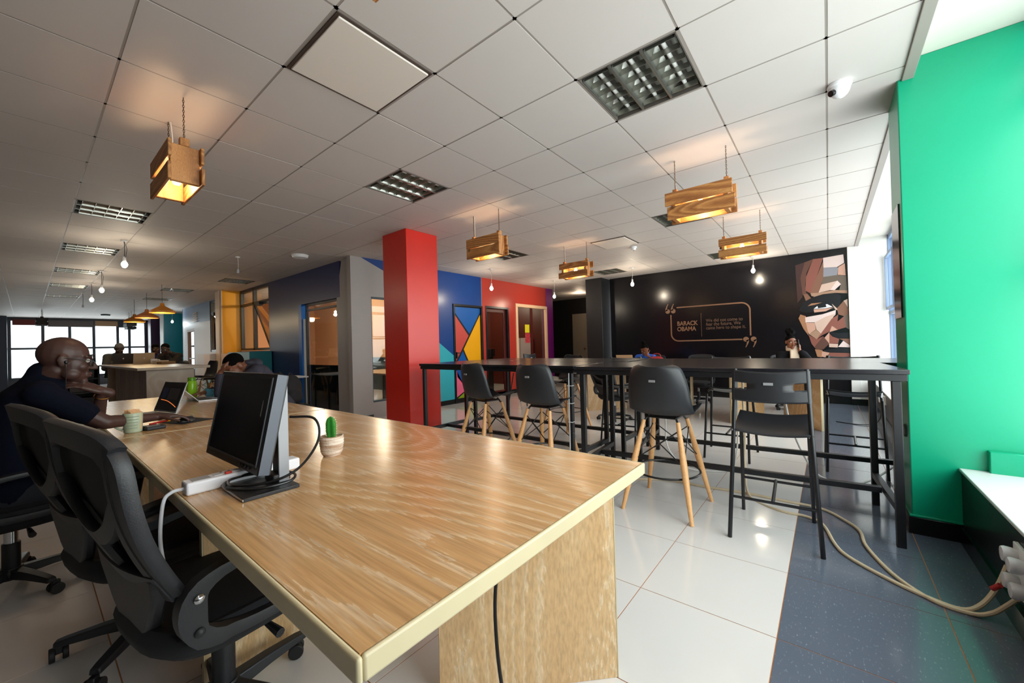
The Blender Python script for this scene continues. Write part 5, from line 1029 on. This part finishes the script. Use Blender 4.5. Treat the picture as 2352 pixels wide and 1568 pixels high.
# backpack
t = thing('backpack', 'dark grey backpack with straps on the sled chair by the pier', 'backpack', (-6.12, 2.42, .48), -1.25); bpk = M('backpack_cloth', (36, 35, 38), .85, bump=.3, bscale=120)
b = MB(); b.ell((0, .02, .20), .165, .10, .22, 18, 12); b.ell((0, .03, .10), .165, .11, .12, 16, 10); b.ell((0, .10, .12), .12, .05, .11, 14, 10); organic(b, 'body', bpk, t, .011, 4)
for s in (-1, 1): MB().tube([(s*.06, -.06, .40), (s*.075, -.12, .32), (s*.085, -.125, .20), (s*.10, -.09, .06)], .022, 8).build('strap', M('strap_grey', (58, 56, 58), .8), t)
MB().tube([(-.035, .0, .41), (0, -.01, .445), (.035, .0, .41)], .009, 8).build('top_handle', bpk, t)
# things on the far counter and far desk
laptop('pale laptop standing open on the far counter', (-11.5, 1.60, 1.05), -PI/2, .3, .34, .235, None, M('laptop_tan', (188, 164, 132), .4)); laptop('dark laptop on the far counter before the olive grey jacket', (-12.4, 1.38, 1.05), -PI/2, .3, .34, .235, None, DGREY)
t = thing('mug', 'white cup on the far counter beside the pale laptop', 'mug', (-11.1, 1.70, 1.05)); MB().lathe([(.0, .0), (.04, .0), (.052, .03), (.056, .105), (.053, .105), (.048, .03), (0, .012)], n=20).build('body', WHPL, t, fix=True); MB().tube([(.0, .052, .085), (0, .092, .08), (0, .088, .04), (0, .048, .03)], .007, 8).build('handle', WHPL, t)
t = thing('box', 'small pale box on the far counter', 'box', (-10.7, 1.74, 1.05), .2); MB().box(-.09, -.1, 0, .09, .1, .07).build('carton', M('pale_card', (206, 186, 166), .7), t, bevel=.003); MB().box(-.092, -.102, .055, .092, .102, .072).build('lid', M('pale_card', (206, 186, 166), .7), t, bevel=.003)
t = thing('box', 'brown box next to the pale box on the far counter', 'box', (-10.3, 1.76, 1.05), .1); MB().box(-.14, -.11, 0, .14, .11, .05).build('carton', M('brown_card', (140, 104, 62), .7), t, bevel=.003); MB().box(-.142, -.112, .04, .142, .112, .052).build('lid', M('brown_card', (140, 104, 62), .7), t, bevel=.003)
laptop('pale open laptop on the far desk before the woman in blue', (-3.18, 7.55, .75), PI, .3, .34, .235, None, M('laptop_tan', (188, 164, 132), .4))
t = thing('handbag', 'red bag on the far desk beside the woman in blue', 'bag', (-2.66, 7.85, .75), .2); b = MB(); b.ell((0, 0, .10), .15, .07, .10, 16, 10); b.ell((0, 0, .06), .16, .08, .06, 16, 10); organic(b, 'body', M('red_leather', (150, 28, 34), .45), t, .01, 3); MB().tube([(-.08, 0, .17), (-.05, .0, .24), (.05, 0, .24), (.08, 0, .17)], .008, 8).build('strap', M('red_leather', (150, 28, 34), .45), t)
# dispenser bottle, notes in the small office
t = thing('dispenser_bottle', 'cream pump bottle behind the glass of the maroon door', 'bottle', (-7.3, 7.25, 1.15)); MB().lathe([(.0, 0), (.045, 0), (.048, .01), (.046, .14), (.02, .17), (.014, .2), (0, .2)], n=18).build('body', M('cream_plastic', (226, 198, 166), .4), t, fix=True); MB().tube([(0, 0, .2), (0, 0, .245), (.03, .03, .245)], .007, 6, smooth=False).build('pump', BLKPL, t)
t = thing('sticky_notes', 'yellow and red notes stuck on the cream framed window', 'notes', (XW-.04, 8.62, 1.45)); MB().box(0, -.10, .12, .003, .10, .34).build('yellow_note', M('note_yellow', (226, 206, 24), .6), t, smooth=False); MB().box(0, -.10, -.16, .003, .12, .11).build('red_note', M('note_red', (180, 50, 56), .6, var=.5, vscale=30), t, smooth=False)
t = thing('white_board', 'white board panels inside the small office', 'board', (-7.4, 9.55, 1.0)); MB().box(-.4, -.02, -.6, .02, .02, .45).build('panel', M('pinkish_white', (190, 172, 176), .5), t, smooth=False); MB().box(.04, -.02, -.6, .45, .02, .45).build('panel', M('pinkish_white', (190, 172, 176), .5), t, smooth=False)
# ================================================================== CABLES ON THE FLOOR, PLUGS ON THE LEDGE
cbm = M('cream_floor_cable', (206, 188, 158), .45); whc = M('white_floor_cable', (224, 222, 218), .4)
A_ = [(-.605, 3.99, .98), (-.60, 3.96, .7), (-.59, 3.92, .42), (-.585, 3.85, .16), (-.516, 3.567, .009), (-.309, 3.396, .008), (-.157, 3.381, .008), (-.062, 3.296, .008), (-.002, 3.025, .008), (.057, 2.89, .008), (.204, 2.744, .008), (.33, 2.658, .008), (.435, 2.63, .008), (.50, 2.66, .04), (.555, 2.70, .12), (.585, 2.70, .22)]
B_ = [(-1.5, 3.40, .008), (-1.359, 3.473, .008), (-1.128, 3.591, .008), (-.843, 3.593, .008), (-.591, 3.626, .008), (-.299, 3.614, .008), (-.077, 3.596, .008), (.052, 3.455, .008), (.122, 3.316, .008), (.141, 3.098, .008), (.226, 2.817, .008), (.342, 2.644, .008), (.457, 2.611, .009), (.52, 2.62, .03), (.56, 2.60, .09), (.58, 2.57, .14)]
tag(MB().tube(A_, .0095, 8).build('floor_cable', cbm), 'cream cable hanging from the high table and running to the plugs on the ledge', 'cable'); tag(MB().tube(B_, .0095, 8).build('floor_cable', cbm), 'cream cable lying along the floor under the stools to the plugs', 'cable')
tag(MB().tube([(-.35, 4.55, .98), (-.33, 4.5, .6), (-.25, 4.42, .30), (-.12, 4.36, .05), (.03, 4.33, .008), (.16, 4.36, .01), (.32, 4.6, .05), (.5, 5.0, .12), (.59, 5.2, .2)], .009, 8).build('floor_cable', whc), 'white cable crossing the dark floor strip to the window ledge', 'cable')
tag(MB().tube([(-1.30, 4.0, .98), (-1.28, 3.98, .5), (-1.25, 3.92, .22), (-1.1, 3.95, .04), (-.9, 4.05, .008), (-.75, 4.12, .03), (-.68, 4.05, .2), (-.655, 4.0, .5), (-.65, 3.99, .98)], .007, 8).build('floor_cable', whc), 'white cable drooping in a loop between the high tables', 'cable')
for x, y in ((-3.05, 3.85), (-2.35, 3.85)): tag(MB().tube([(x, y, .99), (x+.06, y, .93), (x+.16, y, .915), (x+.26, y, .94), (x+.3, y, .99)], .007, 8).build('drooping_cable', whc), 'short white cable drooping under the left table, %s' % ('near the red column' if x < -3 else 'near the cable tied leg'), 'cable')
tag(MB().tube([(.05, 7.4, .008), (.3, 7.3, .008), (.5, 7.4, .05), (.57, 7.5, .3)], .006, 6).build('floor_cable', cab), 'thin black cable on the dark floor strip by the far ledge', 'cable')
t = thing('plug_socket', 'white multi plug cluster on the black ledge at the right edge', 'socket', (.592, 2.50, .25)); MB().box(-.012, -.075, -.09, .003, .10, .12).build('wall_plate', WHPL, t, bevel=.003)
for k, (y, z) in enumerate(((-.02, .06), (.055, .075), (-.035, -.035), (.045, -.03))):
    MB().lathe([(.0, -.056), (.028, -.054), (.032, -.045), (.030, -.025), (.024, -.012), (0, -.012)], (0, y, z), 18, 'x').build('round_plug', M('plug_grey_white', (206, 206, 208), .35), t, fix=True)
MB().cyl((-.075, .09, -.10), (-.055, .075, -.07), .010, n=10).build('red_cable_end', M('red_sheath', (170, 30, 30), .4), t)
t = thing('plug_socket', 'small white socket on the far window ledge', 'socket', (.592, 7.5, .34)); MB().box(-.03, -.09, -.06, .003, .09, .06).build('wall_plate', WHPL, t, bevel=.004); MB().box(-.07, -.03, -.03, -.03, .03, .03).build('adaptor', WHPL, t, bevel=.005)
